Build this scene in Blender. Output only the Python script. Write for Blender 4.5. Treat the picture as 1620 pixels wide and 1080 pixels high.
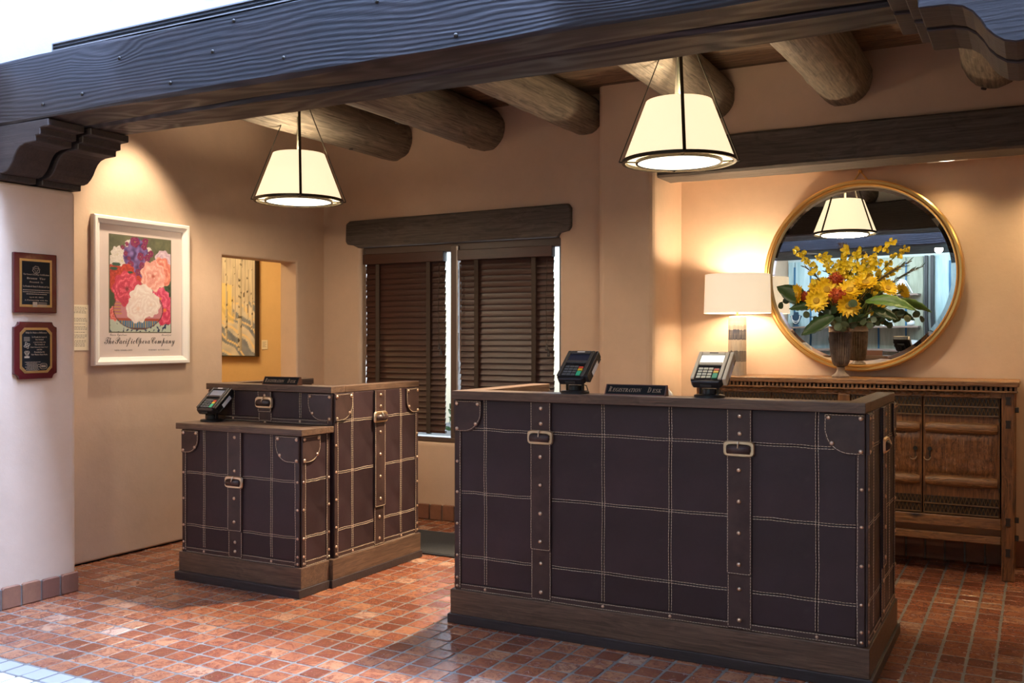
import bpy, bmesh, math, random
from mathutils import Vector, Matrix
random.seed(7)
for o in list(bpy.data.objects): bpy.data.objects.remove(o)
SC = bpy.context.scene; COL = SC.collection
R = math.radians

# ------------------------------------------------------------------ camera
cd = bpy.data.cameras.new('camera'); cam = bpy.data.objects.new('camera', cd); COL.objects.link(cam)
cd.sensor_width = 36.0; cd.lens = 1535.0/1620.0*36.0; cd.clip_start = 0.02; cd.clip_end = 200
cam.location = (0, 0, 1.35); cam.rotation_euler = (R(90-0.224), 0, R(28.5))
SC.camera = cam

# ------------------------------------------------------------------ world, exposure
SC.view_settings.view_transform = 'Standard'; SC.view_settings.look = 'None'
SC.view_settings.gamma = 1.0; SC.view_settings.use_curve_mapping = False
SC.view_settings.exposure = 0.0
W = bpy.data.worlds.new('sky'); SC.world = W; W.use_nodes = True
wn = W.node_tree.nodes; wl = W.node_tree.links
bgn = wn['Background']; sky = wn.new('ShaderNodeTexSky'); sky.sky_type = 'NISHITA'; sky.sun_disc = False
sky.sun_elevation = R(50); sky.sun_rotation = R(200)
wl.new(sky.outputs[0], bgn.inputs[0]); bgn.inputs[1].default_value = 0.55

WARM = (1.0, 0.80, 0.57); DAY = (0.40, 0.58, 1.0)
def light(name, kind, loc, energy, color, rot=(0,0,0), **kw):
    l = bpy.data.lights.new(name, kind); l.energy = energy; l.color = color
    for k, v in kw.items(): setattr(l, k, v)
    o = bpy.data.objects.new(name, l); COL.objects.link(o); o.location = loc; o.rotation_euler = rot
    return o
# glazed skylight over the passage in front of the big beam
light('skylight_light', 'AREA', (-1.2, 2.40, 6.9), 2000, DAY, shape='RECTANGLE', size=6.5, size_y=0.75)
# shop behind the camera
light('shop_light', 'AREA', (-2.0, -0.35, 2.55), 120, (0.72, 0.88, 1.0), rot=(R(-50), 0, 0), shape='RECTANGLE', size=4.5, size_y=0.5)
# daylight at the window glazing, outside the blinds
light('window_light', 'AREA', (-3.77, 6.45, 1.35), 40, (0.75, 0.88, 1.0), rot=(R(-90), 0, 0), shape='RECTANGLE', size=1.7, size_y=1.5)
# recessed ceiling spots in the alcove (fixtures are built further down)
SPOTS = [((-4.60, 4.10, 2.96), (-4.95, 4.3, 1.0), 130, 70), ((-3.1, 5.3, 2.96), (-3.0, 5.7, 0.0), 38, 70),
         ((-2.34, 5.08, 2.96), (-2.85, 4.15, 0.0), 1000, 50), ((-0.6, 4.9, 2.96), (-0.6, 6.0, 0.7), 55, 60),
         ((-1.25, 4.45, 2.96), (-1.03, 6.12, 1.62), 60, 34)]
for i, (p, tgt, e, ang) in enumerate(SPOTS):
    d = Vector(tgt) - Vector(p)
    light('spot_light', 'SPOT', p, e, WARM, rot=d.to_track_quat('-Z', 'Y').to_euler(), spot_size=R(ang), spot_blend=0.6, shadow_soft_size=0.04)
for x_, e_ in ((-0.48, 26), (0.16, 60)):  # right-hand one is added, out of view, to raise the wall glow
    light('niche_light', 'SPOT', (x_, 6.24, 2.385), e_, (1.0, 0.74, 0.40), rot=(R(-8), 0, 0), spot_size=R(140), spot_blend=1.0, shadow_soft_size=0.04)
for p, tgt, e in (((-2.9, 1.25, 2.37), (-4.5, 3.4, 1.6), 85), ((-1.3, 1.25, 2.37), (-1.55, 3.93, 0.5), 60)):
    light('soffit_light', 'SPOT', p, e, WARM, rot=(Vector(tgt)-Vector(p)).to_track_quat('-Z', 'Y').to_euler(), spot_size=R(75), spot_blend=0.9, shadow_soft_size=0.05)
light('side_room_light', 'AREA', (-6.2, 5.2, 2.6), 36, (1.0, 0.72, 0.36), shape='RECTANGLE', size=0.6, size_y=0.6)

# ------------------------------------------------------------------ mesh builder
class MB:
    def __init__(s): s.v = []; s.f = []; s.c = []
    def add(s, vs, fs, col=None):
        b = len(s.v); s.v += [tuple(p) for p in vs]; s.f += [tuple(b+i for i in q) for q in fs]
        if col is not None: s.c += [col]*len(fs)
        return s
    def box(s, x0, x1, y0, y1, z0, z1, col=None):
        return s.add([(x0,y0,z0),(x1,y0,z0),(x1,y1,z0),(x0,y1,z0),(x0,y0,z1),(x1,y0,z1),(x1,y1,z1),(x0,y1,z1)],
                     [(3,2,1,0),(4,5,6,7),(0,1,5,4),(1,2,6,5),(2,3,7,6),(3,0,4,7)], col)
    def cyl(s, p0, p1, r0, r1=None, n=12, caps=True, col=None):
        r1 = r0 if r1 is None else r1
        p0 = Vector(p0); p1 = Vector(p1); d = (p1-p0).normalized(); a = d.orthogonal().normalized(); b = d.cross(a)
        vs = []
        for p, r in ((p0, r0), (p1, r1)):
            for i in range(n):
                t = 2*math.pi*i/n; vs.append(p + a*(r*math.cos(t)) + b*(r*math.sin(t)))
        fs = [(i, (i+1) % n, n+(i+1) % n, n+i) for i in range(n)]
        if caps: fs += [tuple(range(n-1, -1, -1)), tuple(range(n, 2*n))]
        return s.add(vs, fs, col)
    def tube(s, pts, r, n=6, col=None):
        pts = [Vector(p) for p in pts]; vs = []; fs = []; m = len(pts)
        a = None
        for k, p in enumerate(pts):
            d = (pts[min(k+1, m-1)] - pts[max(k-1, 0)]).normalized()
            a = d.orthogonal().normalized() if a is None else (a - d*a.dot(d)).normalized()
            b = d.cross(a); rr = r[k] if isinstance(r, (list, tuple)) else r
            for i in range(n):
                t = 2*math.pi*i/n; vs.append(p + a*(rr*math.cos(t)) + b*(rr*math.sin(t)))
        for k in range(m-1):
            for i in range(n): fs.append((k*n+i, k*n+(i+1) % n, (k+1)*n+(i+1) % n, (k+1)*n+i))
        fs += [tuple(range(n-1, -1, -1)), tuple(range((m-1)*n, m*n))]
        return s.add(vs, fs, col)
    def lathe(s, prof, c=(0,0,0), n=24, flute=0, fd=0.0, closed=True, col=None):
        vs = []; fs = []; m = len(prof)
        for (r, z) in prof:
            for i in range(n):
                t = 2*math.pi*i/n; rr = r*(1 - fd*(0.5-0.5*math.cos(flute*t))) if flute else r
                vs.append((c[0]+rr*math.cos(t), c[1]+rr*math.sin(t), c[2]+z))
        for k in range(m-1):
            for i in range(n): fs.append((k*n+i, k*n+(i+1) % n, (k+1)*n+(i+1) % n, (k+1)*n+i))
        if closed: fs += [tuple(range(n-1, -1, -1)), tuple(range((m-1)*n, m*n))]
        return s.add(vs, fs, col)
    def prism(s, poly, O, U, V, N, d, col=None):
        """polygon (u, v) in the frame O, U, V pushed by d along N"""
        O, U, V, N = map(Vector, (O, U, V, N)); n = len(poly)
        vs = [O + U*a + V*b for a, b in poly] + [O + U*a + V*b + N*d for a, b in poly]
        fs = [tuple(range(n-1, -1, -1)), tuple(range(n, 2*n))] + [(i, (i+1) % n, n+(i+1) % n, n+i) for i in range(n)]
        return s.add(vs, fs, col)
    def sphere(s, c, r, n=10, m=7, sc=(1,1,1), col=None):
        vs = []; fs = []
        for k in range(m+1):
            ph = math.pi*k/m
            for i in range(n):
                t = 2*math.pi*i/n
                vs.append((c[0]+sc[0]*r*math.sin(ph)*math.cos(t), c[1]+sc[1]*r*math.sin(ph)*math.sin(t), c[2]+sc[2]*r*math.cos(ph)))
        for k in range(m):
            for i in range(n): fs.append((k*n+i, (k+1)*n+i, (k+1)*n+(i+1) % n, k*n+(i+1) % n))
        return s.add(vs, fs, col)
    def mesh(s, name, mat, smooth=False):
        me = bpy.data.meshes.new(name); me.from_pydata(s.v, [], s.f); me.update()
        bm = bmesh.new(); bm.from_mesh(me); bmesh.ops.recalc_face_normals(bm, faces=bm.faces); bm.to_mesh(me); bm.free()
        if mat: me.materials.append(mat)
        if s.c:
            at = me.color_attributes.new('Col', 'FLOAT_COLOR', 'CORNER')
            for p in me.polygons:
                cc = s.c[p.index]
                for li in p.loop_indices: at.data[li].color = (cc[0], cc[1], cc[2], 1)
        if smooth:
            for p in me.polygons: p.use_smooth = True
        return me
    def obj(s, name, mat, parent=None, smooth=False, bevel=0, seg=2, origin=None, auto=None):
        """links the collected shapes as ONE object; vertices are given in world space"""
        if origin is None: origin = Vector(parent['_o']) if parent is not None and '_o' in parent.keys() else Vector((0,0,0))
        else: origin = Vector(origin)
        s.v = [tuple(Vector(p)-origin) for p in s.v]
        o = bpy.data.objects.new(name, s.mesh(name, mat, smooth)); COL.objects.link(o)
        if parent is not None:
            o.parent = parent; po = Vector(parent['_o']); o.location = origin - po
        else: o.location = origin
        o['_o'] = tuple(origin)
        if bevel:
            m = o.modifiers.new('bevel', 'BEVEL'); m.width = bevel; m.segments = seg; m.limit_method = 'ANGLE'; m.angle_limit = R(40)
        if auto:
            for p in o.data.polygons: p.use_smooth = True
            o.data.set_sharp_from_angle(angle=R(auto))
        return o

def tag(o, label=None, cat=None, group=None, kind=None):
    if label: o['label'] = label
    if cat: o['category'] = cat
    if group: o['group'] = group
    if kind: o['kind'] = kind
    return o
def empty(name, loc, label, cat, group=None):
    o = bpy.data.objects.new(name, None); COL.objects.link(o); o.location = loc; o['_o'] = tuple(loc); o.empty_display_size = 0.1
    return tag(o, label, cat, group)
def inst(name, me, parent, pos, rot=None, scale=None):
    """a part that shares its mesh; pos in world space"""
    o = bpy.data.objects.new(name, me); COL.objects.link(o); o.parent = parent
    o.location = Vector(pos) - Vector(parent['_o'])
    if rot is not None: o.rotation_euler = rot
    if scale is not None: o.scale = scale
    o['_o'] = tuple(pos)
    return o

# ------------------------------------------------------------------ materials
MATS = {}
class NT:
    def __init__(s, name):
        s.m = bpy.data.materials.new(name); s.m.use_nodes = True; s.t = s.m.node_tree; s.n = s.t.nodes; s.l = s.t.links
        s.p = s.n['Principled BSDF']; MATS[name] = s.m; s._co = None
    def node(s, typ, ins=None, **kw):
        nd = s.n.new(typ)
        for k, v in kw.items(): setattr(nd, k, v)
        for k, v in (ins or {}).items():
            if hasattr(v, 'node') or isinstance(v, bpy.types.NodeSocket): s.l.new(v, nd.inputs[k])
            else: nd.inputs[k].default_value = v
        return nd
    def co(s, scale=(1,1,1), kind='Object', rot=(0,0,0)):
        tc = s.node('ShaderNodeTexCoord'); mp = s.node('ShaderNodeMapping', {0: tc.outputs[kind]})
        mp.inputs['Scale'].default_value = scale; mp.inputs['Rotation'].default_value = rot
        return mp.outputs[0]
    def noise(s, vec, scale, detail=4, rough=0.55, dist=0.0):
        return s.node('ShaderNodeTexNoise', {'Vector': vec, 'Scale': scale, 'Detail': detail, 'Roughness': rough, 'Distortion': dist}).outputs['Fac']
    def ramp(s, fac, stops):
        r = s.node('ShaderNodeValToRGB', {0: fac}); el = r.color_ramp.elements
        while len(el) < len(stops): el.new(0.5)
        for e, (p, c) in zip(el, stops): e.position = p; e.color = (c[0], c[1], c[2], 1)
        return r.outputs[0]
    def mix(s, fac, a, b, blend='MIX'):
        m = s.node('ShaderNodeMix', data_type='RGBA', blend_type=blend)
        for i, v in ((0, fac), (6, a), (7, b)):
            if isinstance(v, bpy.types.NodeSocket): s.l.new(v, m.inputs[i])
            else: m.inputs[i].default_value = v if i == 0 else (v[0], v[1], v[2], 1)
        return m.outputs[2]
    def bump(s, h, strength=0.3, dist=0.01, prev=None):
        b = s.node('ShaderNodeBump', {'Height': h, 'Strength': strength, 'Distance': dist})
        if prev is not None: s.l.new(prev, b.inputs['Normal'])
        return b.outputs[0]
    def done(s, color=None, rough=0.5, normal=None, metal=0.0, **kw):
        p = s.p
        for k, v in (('Base Color', color), ('Roughness', rough), ('Normal', normal), ('Metallic', metal)):
            if v is None: continue
            if isinstance(v, bpy.types.NodeSocket): s.l.new(v, p.inputs[k])
            else: p.inputs[k].default_value = (v[0], v[1], v[2], 1) if k == 'Base Color' else v
        for k, v in kw.items():
            k = k.replace('_', ' ')
            if isinstance(v, bpy.types.NodeSocket): s.l.new(v, p.inputs[k])
            else: p.inputs[k].default_value = v
        return s.m
def flat(name, col, rough=0.5, metal=0.0, **kw): return NT(name).done(col, rough, metal=metal, **kw)
def emit(name, col, st):
    t = NT(name); t.p.inputs['Emission Color'].default_value = (*col, 1); t.p.inputs['Emission Strength'].default_value = st
    return t.done((0.8, 0.78, 0.72), 0.6)

def plaster(name, col, var=0.10):
    t = NT(name); co = t.co()
    n1 = t.noise(co, 1.3, 5, 0.6); n2 = t.noise(co, 9, 6, 0.65); n3 = t.noise(co, 70, 3)
    c = t.ramp(n1, [(0.25, [x*(1-var) for x in col]), (0.75, [min(1, x*(1+var)) for x in col])])
    c = t.mix(0.15, c, t.ramp(n2, [(0.3, [x*0.75 for x in col]), (0.7, [min(1, x*1.15) for x in col])]))
    nm = t.bump(n2, 0.2, 0.012); nm = t.bump(n3, 0.08, 0.003, nm)
    return t.done(c, 0.75, nm)
PLASTER = plaster('peach_plaster', (0.60, 0.43, 0.305))
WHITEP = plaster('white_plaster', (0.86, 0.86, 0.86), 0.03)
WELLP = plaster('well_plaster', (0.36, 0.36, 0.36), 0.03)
YELLOWP = plaster('ochre_plaster', (0.66, 0.43, 0.19))

def wood(name, dark, light_, axis=0, scale=1.0, rough=0.5, bump=0.5, knots=0.0, rnd=0.0):
    """long-grained timber; axis is the grain direction"""
    t = NT(name); sc = [15.0*scale]*3; sc[axis] = 0.6*scale
    co = t.co(sc)
    w = t.noise(t.co([2.2*scale if i != axis else 0.8*scale for i in range(3)]), 1.6, 3, 0.5)
    vm = t.node('ShaderNodeVectorMath', {0: co}, operation='ADD')
    sc3 = t.node('ShaderNodeVectorMath', {0: w, 1: (4.0, 4.0, 4.0)}, operation='MULTIPLY'); t.l.new(sc3.outputs[0], vm.inputs[1])
    g1 = t.noise(vm.outputs[0], 2.2, 6, 0.62, 0.4)
    sf = [70.0*scale]*3; sf[axis] = 2.0*scale
    g2 = t.noise(t.co(sf), 1.5, 3, 0.6)
    c = t.ramp(g1, [(0.30, dark), (0.52, [(a+b)/2 for a, b in zip(dark, light_)]), (0.72, light_)])
    c = t.mix(0.5, c, t.ramp(g2, [(0.35, [x*0.45 for x in dark]), (0.6, light_)]), 'MULTIPLY') if False else t.mix(0.35, c, t.ramp(g2, [(0.35, [x*0.5 for x in dark]), (0.65, light_)]))
    if knots:
        vo = t.node('ShaderNodeTexVoronoi', {'Vector': t.co([1.5*scale if i == axis else 5.0*scale for i in range(3)]), 'Scale': 0.8, 'Randomness': 1.0})
        k = t.ramp(vo.outputs['Distance'], [(0.04, (1, 1, 1)), (0.16, (0, 0, 0))])
        c = t.mix(k, c, [x*0.4 for x in dark])
    if rnd:
        oi = t.node('ShaderNodeObjectInfo'); h = t.node('ShaderNodeHueSaturation', {'Color': c})
        mr = t.node('ShaderNodeMapRange', {0: oi.outputs['Random'], 3: 1-rnd, 4: 1+rnd}); t.l.new(mr.outputs[0], h.inputs['Value']); c = h.outputs[0]
    nm = t.bump(g1, bump*0.45, 0.006); nm = t.bump(g2, bump*0.5, 0.004, nm)
    return t.done(c, rough, nm)
t = NT('dark_stained_beam')
def grain(t, sx):
    co = t.co((sx, 1.0, 1.0)); n0 = t.noise(co, 2.4, 3, 0.5)
    vo = t.node('ShaderNodeTexVoronoi', {'Vector': t.co((0.9, 1.0, 3.2)), 'Scale': 1.15, 'Randomness': 1.0}); kd = vo.outputs['Distance']
    kp = t.node('ShaderNodeMapRange', {0: kd, 1: 0.0, 2: 0.30, 3: 1.0, 4: 0.0}).outputs[0]           # 1 at a knot
    sep = t.node('ShaderNodeSeparateXYZ', {0: co})
    h = t.node('ShaderNodeMath', {0: sep.outputs[2], 1: 330.0}, operation='MULTIPLY').outputs[0]
    h = t.node('ShaderNodeMath', {0: n0, 1: 84.0, 2: h}, operation='MULTIPLY_ADD').outputs[0]
    h = t.node('ShaderNodeMath', {0: kp, 1: 24.0, 2: h}, operation='MULTIPLY_ADD').outputs[0]
    w = t.node('ShaderNodeMath', {0: h}, operation='SINE').outputs[0]
    w = t.node('ShaderNodeMapRange', {0: w, 1: -1.0, 2: 1.0}).outputs[0]
    return w, kp, n0
w, kp, n0 = grain(t, 0.22); fine = t.noise(t.co((3, 90, 90)), 1.5, 4, 0.6); big = t.noise(t.co((1.2, 3, 3)), 1.3, 4)
c = t.ramp(w, [(0.0, (0.005, 0.0038, 0.0038)), (0.45, (0.013, 0.010, 0.010)), (1.0, (0.030, 0.023, 0.023))])
c = t.mix(0.4, c, t.ramp(fine, [(0.35, (0.006, 0.005, 0.005)), (0.65, (0.040, 0.030, 0.029))])); c = t.mix(t.ramp(big, [(0.45, (0,0,0)), (0.75, (0.5,0.5,0.5))]), c, (0.040, 0.022, 0.018))
c = t.mix(t.ramp(kp, [(0.80, (0,0,0)), (0.92, (1,1,1))]), c, (0.006, 0.004, 0.004))
BEAM = t.done(c, t.ramp(w, [(0, (0.62,)*3), (1, (0.45,)*3)]), t.bump(fine, 0.45, 0.003, t.bump(w, 0.32, 0.003)))
CORB = wood('dark_stained_corbel', (0.020, 0.014, 0.012), (0.050, 0.035, 0.030), 0, 1.0, 0.6, 0.5)
FARBEAM = wood('dark_brown_beam', (0.042, 0.034, 0.029), (0.150, 0.118, 0.098), 0, 1.2, 0.65, 0.8, 1.0)
VIGA = wood('weathered_log', (0.060, 0.048, 0.037), (0.33, 0.275, 0.205), 1, 1.0, 0.8, 0.9, 1.0)
PLANK = wood('ceiling_plank', (0.045, 0.030, 0.022), (0.27, 0.17, 0.10), 0, 1.2, 0.75, 0.8, 0.0, 0.4)
OAK = wood('stained_oak', (0.055, 0.030, 0.019), (0.19, 0.110, 0.068), 0, 1.6, 0.42, 0.35)
OAKY = wood('stained_oak_side', (0.055, 0.030, 0.019), (0.19, 0.110, 0.068), 1, 1.6, 0.42, 0.35)
KICK = wood('dark_kick', (0.028, 0.020, 0.020), (0.055, 0.040, 0.038), 0, 1.6, 0.45, 0.2)
CABW = wood('carved_pine', (0.022, 0.008, 0.003), (0.34, 0.14, 0.045), 2, 2.2, 0.36, 1.0, 1.0)
CABX = wood('carved_pine_rail', (0.030, 0.011, 0.004), (0.44, 0.20, 0.065), 0, 2.2, 0.34, 1.0, 1.0)
CARVE = flat('carved_dark', (0.022, 0.011, 0.005), 0.5); RIDGE = flat('carved_ridge', (0.15, 0.085, 0.035), 0.4)
SLATW = wood('blind_slat_wood', (0.036, 0.011, 0.006), (0.062, 0.020, 0.011), 0, 1.5, 0.42, 0.1)
TAPE = flat('blind_tape', (0.055, 0.038, 0.028), 0.9)

t = NT('aubergine_leather'); co = t.co()
n1 = t.noise(co, 3.0, 5, 0.6); n2 = t.noise(co, 260, 2); n3 = t.noise(co, 14, 4)
oi = t.node('ShaderNodeObjectInfo')
c = t.ramp(n1, [(0.3, (0.019, 0.0085, 0.010)), (0.7, (0.040, 0.0195, 0.022))])
c = t.mix(t.ramp(n3, [(0.62, (0,0,0)), (0.8, (0.35,0.35,0.35))]), c, (0.055, 0.038, 0.036))
hs = t.node('ShaderNodeHueSaturation', {'Color': c}); mr = t.node('ShaderNodeMapRange', {0: oi.outputs['Random'], 3: 0.85, 4: 1.15}); t.l.new(mr.outputs[0], hs.inputs['Value'])
LEATHER = t.done(hs.outputs[0], t.ramp(n3, [(0.3, (0.40,)*3), (0.7, (0.52,)*3)]), t.bump(n2, 0.12, 0.002, t.bump(n3, 0.15, 0.01)))
t = NT('strap_leather'); n1 = t.noise(t.co(), 9.0, 4, 0.6)
STRAP = t.done(t.ramp(n1, [(0.3, (0.032, 0.017, 0.015)), (0.7, (0.068, 0.038, 0.032))]), 0.36, t.bump(t.noise(t.co(), 220, 2), 0.1, 0.002))
THREAD = flat('cream_thread', (0.78, 0.62, 0.42), 0.8)
BRASS = flat('antique_brass', (0.72, 0.52, 0.36), 0.36, 1.0)
BUCKLE = flat('pale_brass', (0.95, 0.74, 0.48), 0.38, 1.0)
GOLD = flat('brushed_gold', (0.58, 0.36, 0.13), 0.36, 1.0)
IRON = flat('dark_bronze', (0.060, 0.050, 0.038), 0.45, 0.8)
BLACKP = flat('black_plastic', (0.012, 0.012, 0.014), 0.35)
GREYP = flat('grey_plastic', (0.055, 0.052, 0.050), 0.35)
CREAMP = flat('cream_plastic', (0.62, 0.54, 0.38), 0.4)
SCRDARK = flat('dark_screen', (0.03, 0.035, 0.06), 0.08)
SCRGREY = flat('grey_screen', (0.24, 0.27, 0.33), 0.15)
SCRLIT = emit('lit_screen', (1.0, 1.0, 0.96), 1.3)
KEYW = flat('dark_key', (0.085, 0.095, 0.105), 0.5)
KEYC = flat('cream_key', (0.66, 0.66, 0.5), 0.5)
RED = flat('red_key', (0.6, 0.05, 0.03), 0.5); YEL = flat('yellow_key', (0.75, 0.45, 0.03), 0.5); GRN = flat('green_key', (0.03, 0.42, 0.22), 0.5)
PAPER = flat('cream_paper', (0.80, 0.70, 0.52), 0.8)
STICKER = flat('white_sticker', (0.78, 0.76, 0.74), 0.6)
WHITEF = flat('white_lacquer', (0.80, 0.75, 0.70), 0.35)
MATB = flat('mat_board', (0.78, 0.66, 0.60), 0.8)
INK = flat('ink', (0.03, 0.022, 0.02), 0.7)
INKG = flat('grey_ink', (0.16, 0.13, 0.11), 0.7)
MAHOG = flat('mahogany_lacquer', (0.075, 0.006, 0.008), 0.12, Coat_Weight=0.6)
PLATE = flat('black_plate', (0.006, 0.006, 0.006), 0.6, Specular_IOR_Level=0.2)
PLATEG = flat('gold_plate', (0.55, 0.38, 0.16), 0.32, 0.9)
TAN = flat('engraved_tan', (0.36, 0.25, 0.15), 0.6)
ALU = flat('window_aluminium', (0.40, 0.37, 0.35), 0.4, 0.6)
FRAMEB = flat('bronze_window_frame', (0.10, 0.065, 0.048), 0.45)
DARK = flat('dark_void', (0.008, 0.007, 0.006), 0.9)
VENT = flat('black_vent', (0.02, 0.02, 0.022), 0.5)
CHAIRG = flat('grey_chair_shell', (0.45, 0.44, 0.43), 0.5)

t = NT('window_glass'); out = t.n['Material Output']
tr = t.node('ShaderNodeBsdfTransparent'); gl = t.node('ShaderNodeBsdfGlossy', {'Roughness': 0.0}); lw = t.node('ShaderNodeLayerWeight', {'Blend': 0.5})
pw = t.node('ShaderNodeMath', {0: lw.outputs['Facing'], 1: 4.0}, operation='POWER'); mm = t.node('ShaderNodeMath', {0: pw.outputs[0], 1: 0.5}, operation='MULTIPLY_ADD'); mm.inputs[2].default_value = 0.03
ms = t.node('ShaderNodeMixShader', {0: mm.outputs[0]}); t.l.new(tr.outputs[0], ms.inputs[1]); t.l.new(gl.outputs[0], ms.inputs[2]); t.l.new(ms.outputs[0], out.inputs[0])
GLASS = t.m
MIRROR = flat('mirror_glass', (0.93, 0.95, 0.94), 0.0, 1.0)

def tile_mat(name, per_object):
    t = NT(name); co = t.co()
    if per_object: rnd = t.node('ShaderNodeObjectInfo').outputs['Random']; off = rnd
    else:
        at = t.node('ShaderNodeAttribute', attribute_name='Col'); sp = t.node('ShaderNodeSeparateColor', {0: at.outputs['Color']}); rnd = sp.outputs[0]
    geo = t.node('ShaderNodeNewGeometry').outputs['Position']
    base = t.ramp(rnd, [(0.0, (0.15, 0.046, 0.022)), (0.30, (0.25, 0.080, 0.036)), (0.62, (0.32, 0.117, 0.054)), (0.86, (0.35, 0.142, 0.068)), (0.96, (0.39, 0.18, 0.09)), (1.0, (0.48, 0.30, 0.20))])
    n1 = t.noise(geo, 17, 6, 0.66, 2.2); n2 = t.noise(geo, 90, 3)
    c = t.mix(t.ramp(n1, [(0.48, (0,0,0)), (0.56, (0.8,0.8,0.8))]), base, (0.17, 0.047, 0.027))
    c = t.mix(t.ramp(n1, [(0.30, (0.7,0.7,0.7)), (0.42, (0,0,0))]), c, (0.42, 0.20, 0.11))
    nm = t.bump(n1, 0.18, 0.003, t.bump(n2, 0.05, 0.001))
    return t.done(c, t.ramp(n1, [(0.3, (0.16,)*3), (0.7, (0.30,)*3)]), nm, Specular_IOR_Level=0.55)
TILE = tile_mat('terracotta_tile', True); TILES = tile_mat('terracotta_tile_field', False)
TGREY = flat('grey_tile', (0.34, 0.33, 0.32), 0.3); TWHITE = flat('white_tile', (0.80, 0.79, 0.76), 0.25)
t = NT('grout'); GROUT = t.done(t.ramp(t.noise(t.co(), 30, 4), [(0.3, (0.115, 0.10, 0.085)), (0.7, (0.20, 0.18, 0.155))]), 0.55, t.bump(t.noise(t.co(), 120, 3), 0.3, 0.003))
t = NT('baseboard_tile'); oi = t.node('ShaderNodeObjectInfo'); geo = t.node('ShaderNodeNewGeometry').outputs['Position']; n1 = t.noise(geo, 22, 5, 0.6)
BTILE = t.done(t.mix(n1, t.ramp(oi.outputs['Random'], [(0, (0.20, 0.075, 0.045)), (1, (0.36, 0.16, 0.08))]), (0.16, 0.07, 0.045)), 0.6, t.bump(n1, 0.4, 0.006))
t = NT('vertex_print'); at = t.node('ShaderNodeAttribute', attribute_name='Col'); PRINT = t.done(at.outputs['Color'], 0.6)

# ------------------------------------------------------------------ text
def bold_serif(s): return ''.join(chr(0x1D400+ord(c)-65) if 'A' <= c <= 'Z' else chr(0x1D41A+ord(c)-97) if 'a' <= c <= 'z' else chr(0x1D7CE+ord(c)-48) if '0' <= c <= '9' else c for c in s)
def ital_serif(s): return ''.join(chr(0x1D468+ord(c)-65) if 'A' <= c <= 'Z' else chr(0x1D482+ord(c)-97) if 'a' <= c <= 'z' else c for c in s)
def script(s): return ''.join(chr(0x1D4D0+ord(c)-65) if 'A' <= c <= 'Z' else chr(0x1D4EA+ord(c)-97) if 'a' <= c <= 'z' else c for c in s)
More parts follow.
